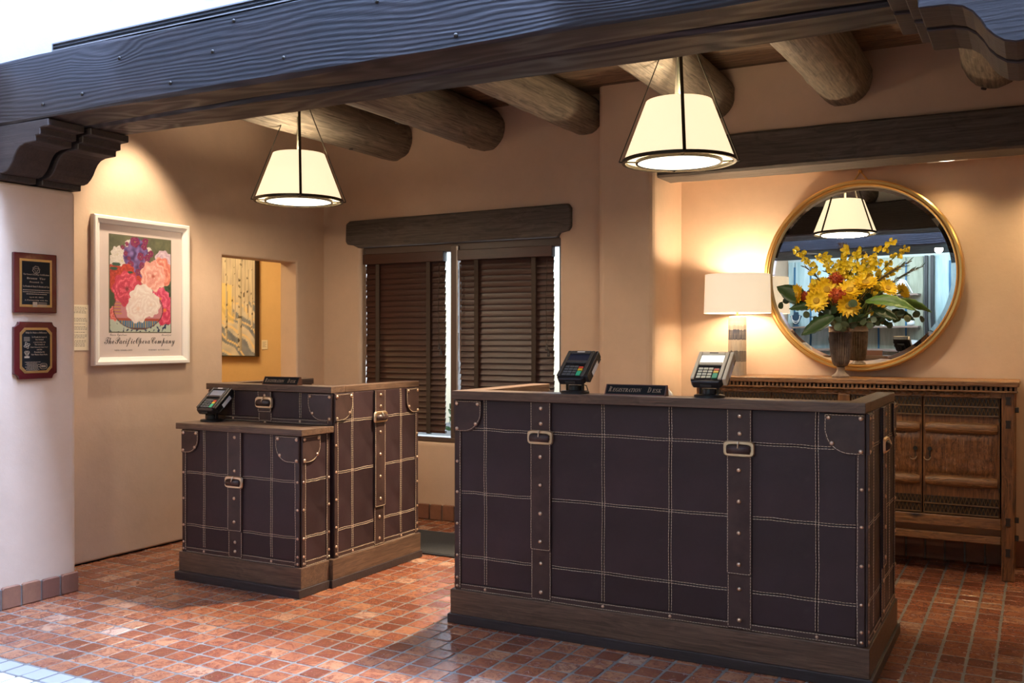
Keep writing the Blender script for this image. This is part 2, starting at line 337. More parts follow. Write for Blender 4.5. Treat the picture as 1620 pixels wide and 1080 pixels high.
# outlines of the letter shapes used on the signs: code:advance|loop;loop (units of 1/200 em)
GLYPHS = """22:71|14,92 23,92 27,120 27,143 10,143 10,120;85,92 93,92 98,120 98,143 80,143 80,120
2c:44|12,-24 29,-12 35,5 31,19 21,25 13,21 9,13 12,5 19,2 19,-10 12,-20
1d400:130|-3,0 38,0 38,5 37,5 26,8 22,14 22,16 23,18 23,19 23,21 31,39 75,39 81,24 84,18 84,14 80,7 68,5 68,0 132,0 132,5 127,7 122,10 119,16 114,26 67,139 61,139 15,22 11,14 7,9 3,6 -3,5;34,48 53,95 72,48
1d401:132|5,0 71,0 94,3 111,10 121,23 125,39 115,61 85,74 110,84 118,104 105,128 66,136 5,136 5,131 11,130 15,129 18,127 21,123 22,117 22,110 22,24 21,15 19,10 13,7 5,5;54,75 54,116 55,123 56,126 59,129 64,129 74,128 80,123 84,115 85,103 83,90 78,81 70,77 56,75;66,7 60,8 57,10 55,14 54,19 54,69 59,69 73,67 83,62 88,52 90,38 88,24 84,15 77,9
1d402:139|76,-3 109,4 133,26 128,32 118,21 107,13 95,9 83,7 53,22 43,67 52,116 79,132 93,129 106,121 117,108 125,92 130,92 130,139 125,139 121,132 115,130 112,130 109,131 92,137 77,139 58,136 41,130 27,119 17,105 10,87 8,68 10,48 17,31 27,17 41,6 58,-1
1d403:148|6,0 68,0 122,17 139,68 135,97 121,118 98,131 66,136 4,136 4,131 13,130 18,127 21,121 22,111 22,22 21,14 19,9 14,6 6,5;66,7 60,8 56,10 55,14 54,21 54,115 55,122 56,126 60,128 66,129 95,114 104,68 102,41 95,22 83,11
1d404:132|4,0 120,0 128,43 122,43 117,31 110,22 103,16 93,12 82,9 69,8 61,9 57,10 55,14 54,20 54,66 55,66 64,66 72,63 77,60 81,54 84,46 86,35 91,35 91,103 86,103 82,89 77,80 69,75 58,73 54,73 54,116 55,121 55,124 57,126 60,128 63,128 69,128 88,126 101,121 110,111 114,95 119,95 119,136 5,136 5,131 13,130 19,127 21,121 22,110 22,23 21,14 19,9 13,6 4,5
1d405:120|5,0 76,0 76,5 68,6 62,7 58,9 56,13 55,18 54,24 54,67 56,67 68,65 76,60 82,50 85,35 90,35 90,103 85,103 82,90 76,81 68,75 57,74 54,74 54,119 54,123 55,125 57,127 60,128 63,128 68,128 82,128 92,125 100,121 106,115 110,106 112,95 117,95 117,136 4,136 4,131 13,129 18,126 21,121 22,112 22,25 21,16 19,10 13,7 5,5
1d406:151|80,-3 106,0 133,9 133,38 134,46 136,51 141,53 149,54 149,59 82,59 82,54 92,53 98,51 101,46 102,38 102,21 101,14 98,8 92,5 82,4 66,8 54,20 46,40 43,68 52,116 80,132 89,131 98,127 106,121 114,113 120,103 125,92 130,92 130,139 125,139 123,135 121,132 118,130 115,130 113,130 110,131 93,137 77,139 58,136 42,130 28,119 17,105 10,88 8,68 10,48 17,31 28,16 42,6 60,-1
1d407:156|5,0 72,0 72,5 63,6 58,9 55,15 54,24 54,66 102,66 102,24 101,15 98,9 93,6 84,5 84,0 151,0 151,5 142,7 137,10 135,15 134,24 134,113 135,121 137,126 142,129 151,131 151,136 84,136 84,131 91,130 95,129 99,127 100,124 101,119 102,113 102,75 54,75 54,113 55,119 56,124 58,127 61,129 66,130 72,131 72,136 5,136 5,131 13,129 19,126 21,121 22,113 22,24 21,15 19,9 13,6 5,5
1d408:78|4,0 73,0 73,5 66,6 61,8 58,10 56,13 55,17 54,23 54,115 55,123 58,127 64,130 73,131 73,136 4,136 4,131 13,130 19,127 22,123 22,115 22,22 21,15 18,10 13,7 4,5
1d40a:152|5,0 72,0 72,5 63,6 58,9 55,15 54,24 54,59 59,64 94,20 98,14 99,10 99,8 96,6 94,6 91,5 88,5 84,5 84,0 155,0 155,5 149,6 145,7 142,10 138,14 81,85 103,107 124,125 142,131 145,131 145,136 87,136 87,131 100,129 104,125 102,119 96,111 54,70 54,113 55,119 56,124 58,127 61,129 66,130 72,131 72,136 5,136 5,131 13,129 19,126 21,121 22,113 22,24 22,15 19,9 14,6 5,5
1d40b:127|5,0 120,0 127,46 122,46 116,33 110,24 103,17 94,12 83,9 70,8 64,8 60,9 57,11 55,14 54,18 54,25 54,113 55,119 56,124 58,127 62,129 67,130 74,131 74,136 5,136 5,131 13,129 19,126 21,121 22,113 22,24 21,15 19,9 13,6 5,5
1d40c:189|4,0 50,0 50,5 41,6 36,9 32,14 31,24 31,116 80,0 86,0 135,119 135,25 135,18 134,13 132,10 129,7 124,6 118,5 118,0 184,0 184,5 178,6 173,7 170,9 168,13 167,18 167,25 167,113 168,121 171,126 176,129 184,131 184,136 134,136 94,42 55,136 4,136 4,131 11,130 16,129 19,127 21,124 22,120 22,114 22,24 21,15 18,9 13,6 4,5
1d40d:147|120,-3 126,-3 126,112 126,121 129,126 134,129 143,131 143,136 99,136 99,131 105,130 110,129 113,126 115,123 116,119 116,112 116,50 47,136 5,136 5,131 8,130 11,129 15,125 23,116 23,23 22,17 21,12 19,9 16,7 12,6 5,5 5,0 50,0 50,5 41,6 35,9 33,15 32,23 32,104
1d40e:156|78,-3 92,-2 106,2 118,9 128,17 137,28 143,40 147,53 148,68 147,83 143,96 137,108 128,119 118,127 106,133 93,137 79,139 64,137 51,133 39,127 28,118 20,108 13,96 10,82 8,68 9,53 13,40 20,28 28,17 38,9 50,2 63,-2;79,4 64,8 53,20 46,40 43,68 52,116 77,132 92,128 104,116 111,96 113,68 104,20
1d40f:124|5,0 72,0 72,5 63,6 58,9 55,15 54,24 54,61 72,61 94,64 109,71 119,83 122,99 120,109 116,118 109,126 100,131 86,134 64,136 5,136 5,131 13,129 19,126 21,121 22,113 22,24 21,15 19,9 13,6 5,5;54,68 54,119 55,123 56,126 59,128 64,128 75,127 82,121 86,112 87,98 85,84 81,75 73,70 60,68
1d411:141|5,0 72,0 72,5 63,6 58,9 55,15 54,24 54,63 60,63 101,0 143,0 143,5 142,5 138,6 135,8 132,11 129,15 94,67 117,79 124,100 121,116 109,127 91,133 65,136 5,136 5,131 13,129 19,126 21,121 22,113 22,24 21,15 19,9 13,6 5,5;54,70 54,115 55,122 56,126 60,128 67,128 85,121 90,100 89,86 83,77 74,71 61,70
1d412:116|13,-3 18,-3 19,0 21,2 22,3 25,4 27,3 29,3 33,2 37,0 42,-1 47,-2 52,-3 57,-3 71,-2 84,2 94,9 101,17 105,28 107,40 106,48 104,56 100,63 95,69 86,75 75,81 56,90 47,95 41,100 37,106 36,113 37,121 42,127 49,131 58,132 66,131 74,128 81,122 87,115 92,106 96,95 101,95 101,139 95,139 93,134 89,132 88,132 87,133 86,133 84,133 76,136 68,137 61,138 55,139 44,138 34,134 26,128 20,120 16,110 15,99 17,86 23,75 33,66 48,57 67,48 79,38 83,27 81,18 77,11 69,6 59,4 44,7 33,15 25,28 19,47 13,47
1d413:126|27,0 98,0 98,5 88,6 82,9 79,15 78,24 78,129 80,129 106,120 117,94 122,94 122,136 3,136 3,95 9,95 12,109 19,120 30,127 44,129 46,129 46,24 45,15 42,9 37,6 27,5
1d414:147|74,-4 97,0 113,10 123,27 126,54 126,113 127,120 129,125 134,129 141,131 141,136 98,136 98,131 107,129 113,126 116,121 117,113 117,47 108,17 82,7 69,9 61,15 55,26 54,42 54,113 54,119 55,124 57,127 60,129 65,130 72,131 72,136 4,136 4,131 13,129 18,126 21,121 22,113 22,46 25,24 34,8 50,-1
1d416:182|51,-3 57,-3 94,92 127,-3 133,-3 171,113 174,120 177,125 181,129 186,131 186,136 150,136 150,131 156,130 160,128 163,125 163,121 163,116 161,110 141,49 119,115 117,119 117,123 120,129 131,131 131,136 68,136 68,131 75,130 80,128 83,125 85,119 90,105 66,46 44,111 42,117 42,122 43,126 45,129 48,130 54,131 54,136 -5,136 -5,131 1,130 5,127 7,123 10,117
1d418:127|30,0 98,0 98,5 89,6 83,9 81,15 80,24 80,61 114,117 118,122 122,126 126,129 131,130 131,136 88,136 88,130 89,130 100,128 104,121 103,116 99,109 74,67 49,117 47,121 46,124 47,127 50,129 53,130 58,130 62,130 62,136 -4,136 -4,130 -2,130 0,130 2,129 4,128 9,123 14,115 48,53 48,24 47,15 44,9 39,6 30,5
1d41a:102|76,-3 88,0 98,8 95,12 93,11 91,10 89,11 88,12 87,14 87,19 87,63 85,77 78,87 66,93 48,95 38,94 28,92 21,88 15,83 11,77 10,70 11,65 13,60 17,58 23,57 28,58 33,60 36,64 37,69 36,73 34,76 32,80 31,82 34,86 44,88 51,87 56,84 58,79 59,72 59,57 35,49 19,40 9,31 6,19 8,10 12,3 19,-1 28,-3 45,1 60,10 64,0;45,10 38,14 35,25 41,41 59,50 59,19 56,15 52,12 48,11
1d41c:87|46,-3 68,2 85,18 81,21 71,14 61,11 50,14 41,23 35,37 33,56 38,80 50,88 57,87 59,81 59,79 59,78 58,76 58,75 61,64 70,61 75,62 79,64 82,68 83,73 81,82 75,89 65,93 52,95 40,93 29,88 19,81 12,71 7,58 6,45 7,32 11,20 18,11 26,3 36,-1
1d41d:110|42,-3 56,1 66,12 66,-3 88,2 105,3 105,8 100,10 97,12 95,16 95,22 95,136 52,136 52,131 59,130 63,128 66,125 66,119 66,83 56,92 43,95 33,93 24,88 17,81 11,71 7,58 6,44 7,31 10,20 16,10 23,3 32,-1;51,8 44,11 39,17 36,29 35,46 36,62 39,74 44,81 52,84 57,83 61,80 65,77 66,72 66,23 64,17 60,12 56,9
1d41e:90|46,-3 68,3 85,22 80,26 71,16 59,13 41,22 35,49 84,49 84,52 82,70 74,83 62,92 47,95 36,93 26,89 18,81 11,72 7,60 6,47 7,33 11,20 17,10 25,3 35,-1;35,57 35,61 38,81 48,88 54,87 58,82 59,75 60,64 60,57
1d41f:64|4,0 59,0 59,5 52,5 47,8 45,12 44,19 44,82 61,82 61,92 44,92 44,116 44,123 46,128 49,131 54,132 58,131 59,129 59,128 58,127 58,126 57,125 56,121 55,116 56,112 58,109 62,107 67,106 71,107 75,109 78,113 78,119 77,126 71,133 63,137 52,138 37,136 25,130 18,119 16,105 16,92 5,92 5,82 16,82 16,22 15,14 15,10 14,8 12,7 9,5 4,5
1d420:97|43,-42 65,-40 81,-34 91,-24 94,-11 93,-3 90,4 85,9 77,12 66,14 52,15 42,15 33,16 30,21 31,25 34,28 37,30 42,31 44,31 47,31 49,31 51,31 61,32 70,34 77,39 82,45 86,52 87,61 85,71 80,80 94,80 94,91 69,91 58,94 47,95 36,94 26,91 18,86 12,80 8,72 7,63 13,45 30,33 20,28 13,22 8,16 7,9 10,0 20,-8 8,-14 4,-22 7,-30 14,-36 26,-40;48,-35 36,-34 28,-31 23,-26 22,-22 24,-15 29,-10 61,-10 69,-11 74,-12 77,-15 78,-20 71,-31;47,37 41,39 37,43 35,51 34,63 35,74 37,82 41,87 47,88 53,87 57,82 59,74 59,63 59,51 57,43 53,39
1d421:113|5,0 54,0 54,5 49,6 46,8 44,11 44,17 44,70 52,78 60,81 65,80 68,77 70,72 70,65 70,17 68,8 62,5 60,5 60,0 108,0 108,5 103,6 100,8 99,11 98,17 98,63 92,87 72,95 57,91 44,79 44,136 6,136 6,131 11,130 14,128 15,124 16,119 16,17 15,11 13,8 10,6 5,5
1d422:59|5,0 54,0 54,5 49,6 46,8 45,11 44,17 44,92 6,92 6,87 11,87 14,85 15,81 16,75 16,17 15,11 14,8 10,6 5,5;30,108 36,109 41,112 44,117 45,123 44,129 41,134 36,137 30,138 24,137 19,134 16,129 15,123 16,117 19,112 24,109
1d424:107|5,0 54,0 54,5 49,6 46,8 44,11 44,17 44,40 48,44 69,15 71,12 71,9 70,6 65,5 63,5 63,0 112,0 112,5 107,6 103,10 66,62 82,77 92,85 103,87 103,92 61,92 61,87 62,87 70,86 73,83 71,79 68,74 44,50 44,136 6,136 6,131 11,130 14,128 15,124 16,118 16,17 15,11 14,8 10,6 5,5
1d425:59|5,0 54,0 54,5 49,6 46,8 45,11 44,17 44,136 6,136 6,131 11,130 14,128 15,124 16,118 16,17 15,11 14,8 10,6 5,5
1d426:165|5,0 53,0 53,5 48,6 45,8 44,11 44,17 44,70 51,78 59,81 64,80 67,77 69,72 69,65 69,17 69,11 67,8 64,6 59,5 59,0 106,0 106,5 101,6 99,8 97,11 97,17 97,71 104,78 112,81 117,80 120,77 122,72 122,65 122,17 122,11 120,8 117,6 112,5 112,0 160,0 160,5 155,6 152,8 150,11 150,17 150,63 144,87 124,95 108,91 95,78 87,91 71,95 56,91 44,79 44,92 6,92 6,88 11,87 14,85 15,81 16,75 16,17 15,11 13,8 10,6 5,5
1d427:113|5,0 54,0 54,5 49,6 46,8 44,11 44,17 44,70 52,78 60,81 65,80 68,77 70,72 70,65 70,17 68,8 62,5 60,5 60,0 108,0 108,5 103,6 100,8 99,11 98,17 98,63 92,87 72,95 57,91 44,80 44,92 6,92 6,88 11,87 14,85 15,81 16,75 16,17 15,11 13,8 10,6 5,5
1d428:100|50,-3 62,-1 73,3 82,11 89,20 93,32 94,46 93,60 89,71 82,81 73,89 62,93 50,95 38,93 27,88 18,81 11,71 7,59 6,46 7,33 11,21 18,11 27,3 38,-1;50,3 43,5 38,12 37,17 36,24 35,34 35,46 36,68 38,81 43,87 50,89 57,87 62,81 65,68 65,46 65,34 65,24 64,17 62,12 57,5
1d429:111|5,-41 59,-41 59,-37 54,-36 50,-35 47,-33 45,-29 44,-24 44,-17 44,10 54,0 68,-3 78,-1 87,4 94,11 100,21 103,34 104,48 103,60 100,72 94,81 87,89 79,93 69,95 54,91 43,78 43,92 6,92 6,88 11,87 14,84 15,80 16,72 16,-19 15,-26 15,-30 14,-33 12,-35 9,-36 5,-37;58,8 50,11 44,20 44,70 51,80 59,83 67,81 72,74 74,62 75,46 74,29 71,18 66,11
1d42b:86|5,0 59,0 59,5 52,6 47,7 45,11 44,17 44,57 45,65 48,72 52,76 56,77 59,77 62,74 64,71 66,69 69,67 74,66 79,67 83,70 85,74 86,79 85,86 82,90 77,94 69,95 63,94 56,90 49,83 43,75 43,92 6,92 6,87 11,87 14,85 15,81 16,75 16,17 15,11 14,8 10,6 5,5
1d42c:86|45,-3 58,-1 68,5 74,15 77,28 75,38 72,45 66,51 57,56 44,63 38,66 34,69 32,73 31,77 32,82 35,85 39,87 44,88 52,87 59,82 64,76 68,66 73,66 73,95 69,95 66,92 63,91 62,91 61,91 60,91 59,92 54,93 49,94 45,95 42,95 29,93 19,87 13,77 11,66 12,57 16,50 23,44 32,39 46,31 55,25 57,17 56,12 53,8 48,5 42,4 33,6 26,12 20,20 16,31 11,31 11,-3 15,-3 18,1 22,3 24,2 26,2 36,-2
1d42d:68|37,-3 54,3 66,20 61,22 56,15 50,12 47,13 45,15 43,19 43,24 43,83 62,83 62,92 43,92 43,126 38,126 33,119 26,110 17,100 6,89 6,83 14,83 14,21 16,11 20,3 27,-1
1d42e:112|39,-3 48,-2 55,1 62,6 68,12 68,-3 89,2 107,4 107,9 102,10 99,12 97,15 96,21 96,92 56,92 56,88 62,87 66,84 67,80 68,74 68,20 61,13 53,11 48,11 45,14 43,17 42,22 42,92 3,92 3,88 9,87 12,84 13,80 14,74 14,29 15,15 19,5 27,-1
1d430:129|36,-3 42,-3 66,59 86,-3 91,-3 123,77 125,81 127,85 129,87 133,88 133,92 106,92 106,88 110,87 113,86 115,84 115,82 115,79 114,76 100,42 89,78 88,79 88,80 88,81 88,82 90,86 96,87 96,92 50,92 50,88 54,87 56,86 58,83 60,79 63,70 50,38 36,75 35,77 34,79 34,81 34,82 34,85 36,86 38,87 41,87 41,92 -3,92 -3,87 0,86 2,85 4,82 5,79
1d431:95|1,0 35,0 35,4 34,4 27,6 25,10 26,14 29,18 41,34 52,18 54,13 55,9 55,7 53,6 50,5 46,5 46,0 95,0 95,5 92,5 90,6 89,8 87,11 59,55 76,76 84,84 93,88 93,92 60,92 60,88 65,87 68,86 69,85 70,83 69,80 67,76 55,61 44,77 42,81 42,83 44,87 50,88 50,92 1,92 1,87 7,85 13,78 37,41 18,17 10,9 1,4
1d432:89|16,-42 23,-41 28,-39 34,-35 39,-29 43,-19 48,-7 77,72 80,79 83,84 85,86 89,87 89,92 60,92 60,87 65,87 68,86 70,84 71,82 71,80 70,77 70,75 69,72 55,35 40,76 39,78 39,79 38,81 38,82 39,85 40,86 43,87 48,87 48,92 -1,92 -1,87 -1,87 2,87 5,86 6,84 7,82 9,79 11,75 42,-1 40,-8 39,-13 36,-18 34,-22 29,-28 26,-29 23,-29 22,-26 22,-25 22,-24 22,-23 22,-23 21,-18 19,-15 15,-13 11,-12 5,-13 1,-16 -1,-20 -2,-25 -1,-32 3,-37 9,-41
1d433:87|4,0 80,0 82,32 77,32 73,21 66,13 58,9 45,7 37,7 82,87 82,92 9,92 8,64 13,64 17,74 22,81 29,84 38,86 50,86 4,4
1d468:125|-20,0 21,0 21,5 11,7 8,12 9,14 10,17 12,20 15,24 29,42 71,42 71,26 70,18 67,11 62,7 53,5 53,0 116,0 116,5 102,10 97,24 97,26 102,137 96,137 -4,14 -12,7 -20,5;35,50 74,98 71,50
1d46b:144|-10,0 46,0 62,1 75,2 86,5 95,9 104,14 113,21 124,33 132,47 137,63 138,78 122,120 75,134 22,134 22,129 28,128 33,127 35,124 36,119 35,115 34,110 12,25 9,18 7,12 4,8 0,6 -4,5 -10,5;50,6 45,7 41,8 39,11 38,15 38,16 39,18 39,21 40,23 65,117 66,122 69,126 72,128 78,128 101,118 109,89 108,73 105,58 100,44 93,31 84,21 74,13 63,8
1d46c:131|-10,0 104,0 116,41 111,41 103,29 95,20 86,14 76,10 65,8 51,7 45,7 41,8 39,10 38,13 38,14 39,17 39,20 40,22 52,68 54,68 55,68 56,68 58,68 69,67 76,64 80,58 82,48 82,46 82,45 82,43 82,41 86,41 100,96 95,96 91,89 87,83 82,79 77,77 69,75 60,75 54,75 66,118 67,122 68,124 70,126 72,127 75,128 80,128 96,126 107,121 113,112 116,98 116,97 121,97 129,134 22,134 22,129 28,128 33,127 35,124 36,119 36,117 35,115 35,113 34,110 12,25 9,18 7,12 4,8 0,6 -4,5 -10,5
1d46e:149|66,-3 93,0 118,9 127,45 129,52 131,57 134,60 140,61 141,61 141,66 85,66 85,62 92,61 97,60 99,57 100,53 100,49 98,43 93,22 90,14 86,8 80,5 71,4 56,7 45,14 38,26 36,43 38,64 45,85 55,105 66,119 79,128 92,131 104,128 114,121 120,110 122,94 128,94 136,138 131,138 128,134 125,132 122,132 119,133 111,135 104,137 97,138 91,138 80,137 69,135 59,131 49,126 36,117 26,106 18,94 11,81 7,67 6,52 10,29 22,12 41,0
1d470:74|-10,0 53,0 53,5 42,7 38,14 39,18 40,24 63,109 65,117 68,122 70,125 74,128 78,129 84,129 84,134 22,134 22,129 32,127 36,120 36,118 35,115 35,113 34,110 12,25 9,18 7,12 4,8 0,6 -4,5 -10,5
1d472:127|-10,0 53,0 53,5 46,5 42,7 39,10 39,14 39,18 40,24 51,64 51,65 52,66 53,65 54,64 72,24 76,17 77,12 76,9 75,7 72,6 67,5 64,5 64,0 120,0 120,5 115,6 111,8 108,12 105,17 76,80 116,117 122,122 128,126 132,129 135,129 137,129 137,134 95,134 95,130 104,128 106,123 102,116 91,104 55,72 54,71 53,71 53,72 63,109 65,116 68,122 71,126 74,128 79,129 84,129 84,134 22,134 22,129 28,128 33,127 35,124 36,119 36,117 35,115 35,113 34,110 12,25 9,18 7,12 4,8 0,6 -4,5 -10,5
1d475:139|92,-3 98,-3 129,109 131,117 134,122 137,126 140,128 145,129 150,129 150,134 107,134 107,129 114,129 118,127 121,124 122,120 121,118 121,116 120,113 120,110 101,41 59,134 19,134 19,129 26,128 31,126 34,123 35,118 34,116 34,113 33,110 32,106 11,25 9,18 6,12 3,8 0,6 -5,5 -10,5 -10,0 33,0 33,5 22,7 18,14 19,18 20,24 42,105
1d476:142|53,-3 74,0 94,10 106,19 117,31 125,45 132,60 136,75 137,89 134,109 124,125 109,135 89,138 68,135 49,125 37,115 27,103 18,90 11,75 7,60 6,46 9,25 19,10 34,0;55,4 46,5 40,11 36,19 34,31 35,43 38,57 41,71 46,85 52,99 59,110 66,119 73,125 80,129 88,131 96,129 103,124 107,116 108,104 106,83 99,59 90,35 80,18 68,7
1d479:128|-10,0 53,0 53,5 46,5 42,7 39,10 39,14 39,18 40,24 52,66 58,66 79,0 119,0 119,5 113,6 108,8 105,12 102,18 85,69 102,74 114,82 121,92 124,104 121,118 112,127 97,132 75,134 22,134 22,129 28,128 33,127 35,124 36,119 36,117 35,115 35,113 34,110 12,25 9,18 7,12 4,8 0,6 -4,5 -10,5;59,73 57,73 56,73 55,73 53,73 66,119 67,124 69,126 71,127 75,128 89,123 93,108 91,94 84,83 73,75
1d47a:110|46,-3 66,-1 81,8 90,20 93,37 91,48 87,58 81,67 72,76 69,79 65,82 62,85 59,88 53,93 49,98 47,104 46,110 47,118 52,125 59,129 67,131 73,130 80,127 85,122 89,116 91,109 92,100 92,99 92,98 92,97 92,96 98,96 107,137 102,137 98,133 93,132 91,132 88,133 81,135 74,136 68,137 62,138 51,137 41,133 33,127 26,120 22,110 21,100 21,94 23,88 25,82 29,77 35,71 42,64 50,57 56,51 61,45 65,40 67,35 68,29 67,23 65,17 61,12 56,7 50,5 43,4 30,6 21,13 15,25 13,42 13,43 8,43 -3,-2 3,-2 5,1 7,3 9,4 11,4 14,4 17,3 33,-2
1d47b:120|13,0 75,0 75,5 69,6 64,7 62,10 61,14 61,16 62,19 91,127 93,127 111,119 119,96 124,96 130,134 21,134 14,98 19,98 26,111 36,120 46,125 58,127 61,127 32,18 29,12 26,8 20,6 13,5
1d4d1:172|122,-1 131,-1 139,2 147,6 154,11 160,17 164,24 167,31 168,38 163,53 148,62 164,68 176,76 183,84 185,93 184,100 179,107 173,112 166,116 172,118 175,119 175,120 175,121 172,122 167,121 159,119 144,124 127,125 106,123 84,117 70,112 59,105 49,97 42,89 37,81 36,73 37,65 42,58 48,54 58,53 69,54 79,58 88,65 95,74 100,84 101,95 100,102 98,104 97,103 96,100 95,94 91,87 86,80 80,74 73,69 67,65 60,62 54,61 45,64 42,73 45,84 54,95 63,102 74,108 86,113 99,117 111,120 124,120 139,120 150,117 145,115 140,112 135,109 130,106 120,97 111,86 101,73 90,55 81,38 73,25 66,16 59,10 52,7 44,6 36,6 30,9 27,12 25,16 26,19 29,20 31,21 32,21 34,21 35,21 39,22 42,24 44,27 45,31 44,36 41,39 37,41 31,42 23,41 17,37 12,31 11,24 13,14 20,7 31,2 45,0 63,2 78,7 105,29 125,67 131,80 136,91 140,99 145,105 150,110 156,113 161,107 162,97 162,89 159,82 155,75 151,70 146,67 141,65 132,66 131,66 129,65 128,64 128,63 128,61 129,60 130,59 132,59 141,60 142,59 143,57 144,53 145,49 144,41 142,34 139,27 135,20 130,14 126,9 121,6 118,5 114,7 113,12 113,17 116,21 119,25 124,29 127,32 129,33 128,34 127,35 124,34 121,33 118,30 115,27 111,24 109,20 107,16 106,12 107,7 111,2 116,-1
1d4d2:139|88,-1 97,0 105,2 113,5 121,10 127,15 132,21 136,28 137,35 135,42 132,48 125,51 118,53 110,52 103,49 96,45 92,40 89,34 88,26 88,23 90,20 91,19 93,18 95,20 97,25 97,28 98,31 99,34 100,36 103,41 108,44 113,47 118,47 123,47 127,44 130,40 131,34 130,29 127,24 123,18 118,14 111,10 104,7 97,5 89,4 76,8 72,21 75,34 82,50 95,53 107,57 119,62 129,68 139,75 148,83 155,90 160,97 163,104 164,110 163,116 160,121 154,124 146,125 137,124 127,120 117,116 107,109 96,101 86,93 76,83 67,73 59,63 53,52 43,58 40,68 41,76 45,85 50,94 58,102 67,109 77,114 88,118 98,119 103,120 105,122 102,124 93,125 77,123 61,118 47,109 36,99 29,87 27,75 33,57 51,48 48,39 48,32 49,23 53,15 59,8 67,3 77,0;86,55 103,81 121,102 137,115 147,120 150,119 152,115 151,109 148,102 143,95 137,88 130,80 122,73 113,67 104,62 95,58
1d4d4:111|61,-1 71,-1 80,2 88,5 96,10 102,15 107,21 110,28 111,34 106,48 91,53 81,51 72,45 67,36 65,24 65,22 66,19 67,16 68,15 72,18 73,25 75,34 80,41 86,45 93,47 98,46 102,43 104,40 105,35 103,27 99,20 92,14 83,8 73,5 62,4 48,9 43,23 44,33 47,42 52,51 59,59 67,65 75,69 85,64 96,62 100,63 103,64 105,66 106,68 105,71 102,74 96,76 88,77 84,77 81,77 81,80 81,83 82,93 84,102 89,109 95,114 102,118 110,119 118,118 124,114 129,108 130,101 129,94 126,88 120,84 114,83 110,85 109,91 111,99 117,105 118,105 119,107 118,108 117,108 116,109 114,109 111,108 107,106 103,103 100,100 98,96 97,92 99,86 102,82 107,79 113,78 119,79 124,81 129,85 133,89 135,95 136,101 134,111 127,118 117,124 103,125 92,124 81,121 72,116 64,109 60,102 58,94 61,83 68,74 46,68 30,59 20,47 17,32 18,23 23,15 29,8 38,3 49,0;93,67 87,68 83,72 84,72 86,72 88,72 89,72 96,71 98,69 98,68 97,67 95,67
1d4de:113|50,-1 66,2 84,12 92,19 101,28 109,38 117,48 123,58 128,68 131,77 132,86 130,93 127,99 122,103 115,104 102,100 88,88 82,80 76,71 70,61 65,51 61,42 58,33 55,26 55,21 55,20 55,18 56,18 58,18 60,18 61,18 62,21 64,28 65,33 67,39 70,46 73,53 77,60 80,66 84,73 88,78 95,87 102,94 108,98 114,99 118,97 119,90 116,76 107,56 99,42 90,29 79,19 69,11 60,5 51,4 44,7 42,15 42,23 45,31 49,41 54,52 59,63 66,74 72,84 79,93 86,101 92,107 107,117 121,120 126,120 131,117 134,113 135,108 135,107 135,106 135,104 135,103 135,101 137,100 141,102 142,108 136,121 119,125 108,124 95,120 85,116 75,110 65,103 55,96 47,88 39,80 30,68 24,56 19,44 18,33 20,19 27,8 37,1
1d4df:138|48,-1 64,0 79,5 92,13 104,24 113,37 120,53 135,56 148,61 159,67 167,75 172,83 174,92 173,98 170,105 165,110 159,115 170,118 174,119 175,120 174,122 172,122 168,122 163,121 158,120 153,118 139,123 123,125 101,123 80,117 68,111 57,104 48,96 42,88 38,80 37,72 38,64 43,58 51,55 61,53 72,55 82,59 91,66 97,76 101,86 103,99 102,107 100,109 98,108 97,103 96,100 95,96 93,92 91,87 86,80 81,74 75,68 69,64 62,61 56,60 51,61 47,64 44,67 43,73 46,84 55,96 69,106 85,114 104,118 123,120 136,119 146,115 117,93 93,56 88,54 82,53 77,51 73,49 70,47 69,45 69,44 71,43 72,43 73,43 75,44 77,45 78,45 80,46 80,46 81,46 91,50 80,29 70,15 59,7 47,4 40,5 35,7 31,11 30,14 31,17 35,18 39,19 44,21 47,24 48,29 47,33 45,36 40,39 35,40 27,38 21,34 17,28 16,21 18,12 24,5 35,0;122,59 130,78 137,94 144,105 151,111 153,107 154,100 153,91 150,82 145,74 138,67 131,62
1d4e3:123|49,-1 70,1 88,7 102,17 113,30 121,45 126,61 128,76 130,84 132,89 134,94 136,97 137,99 138,101 137,103 136,103 129,100 118,90 105,74 94,51 88,35 81,23 73,14 65,9 55,5 45,4 37,5 32,7 28,10 26,14 27,16 27,17 28,18 29,18 31,19 33,19 34,19 36,19 39,20 43,22 45,25 46,30 45,34 42,37 37,40 32,40 24,39 18,35 13,29 12,22 14,12 21,5 33,0;63,52 72,53 81,57 88,63 94,70 97,79 99,89 98,93 97,98 96,102 94,106 92,108 91,109 89,108 89,106 89,105 89,103 89,102 89,100 88,93 86,86 83,79 79,73 74,67 69,63 64,60 59,59 55,60 51,63 48,66 48,71 49,78 52,86 58,94 65,101 73,107 82,112 92,115 101,116 113,114 127,110 141,105 152,104 158,104 163,107 168,110 171,114 173,117 174,120 174,122 172,122 172,122 172,122 171,122 171,121 166,119 158,119 155,119 150,119 144,120 138,122 125,124 116,125 96,123 77,116 62,105 51,94 44,82 42,71 43,63 48,57 54,53
1d4ea:106|63,-1 70,0 78,4 87,10 97,18 93,22 89,20 86,16 82,13 79,11 76,10 74,9 72,10 72,11 72,12 73,15 75,19 77,24 96,62 74,61 70,53 65,59 56,62 47,61 38,58 30,53 22,47 15,40 9,33 6,25 5,17 6,10 10,4 17,0 25,-1 38,2 50,12 51,6 54,2 58,-1;29,4 28,4 26,5 25,7 24,8 25,13 27,18 30,25 33,31 37,37 42,43 47,48 51,52 55,55 59,56 61,55 64,54 65,52 66,49 64,43 58,32 51,21 43,12 36,6
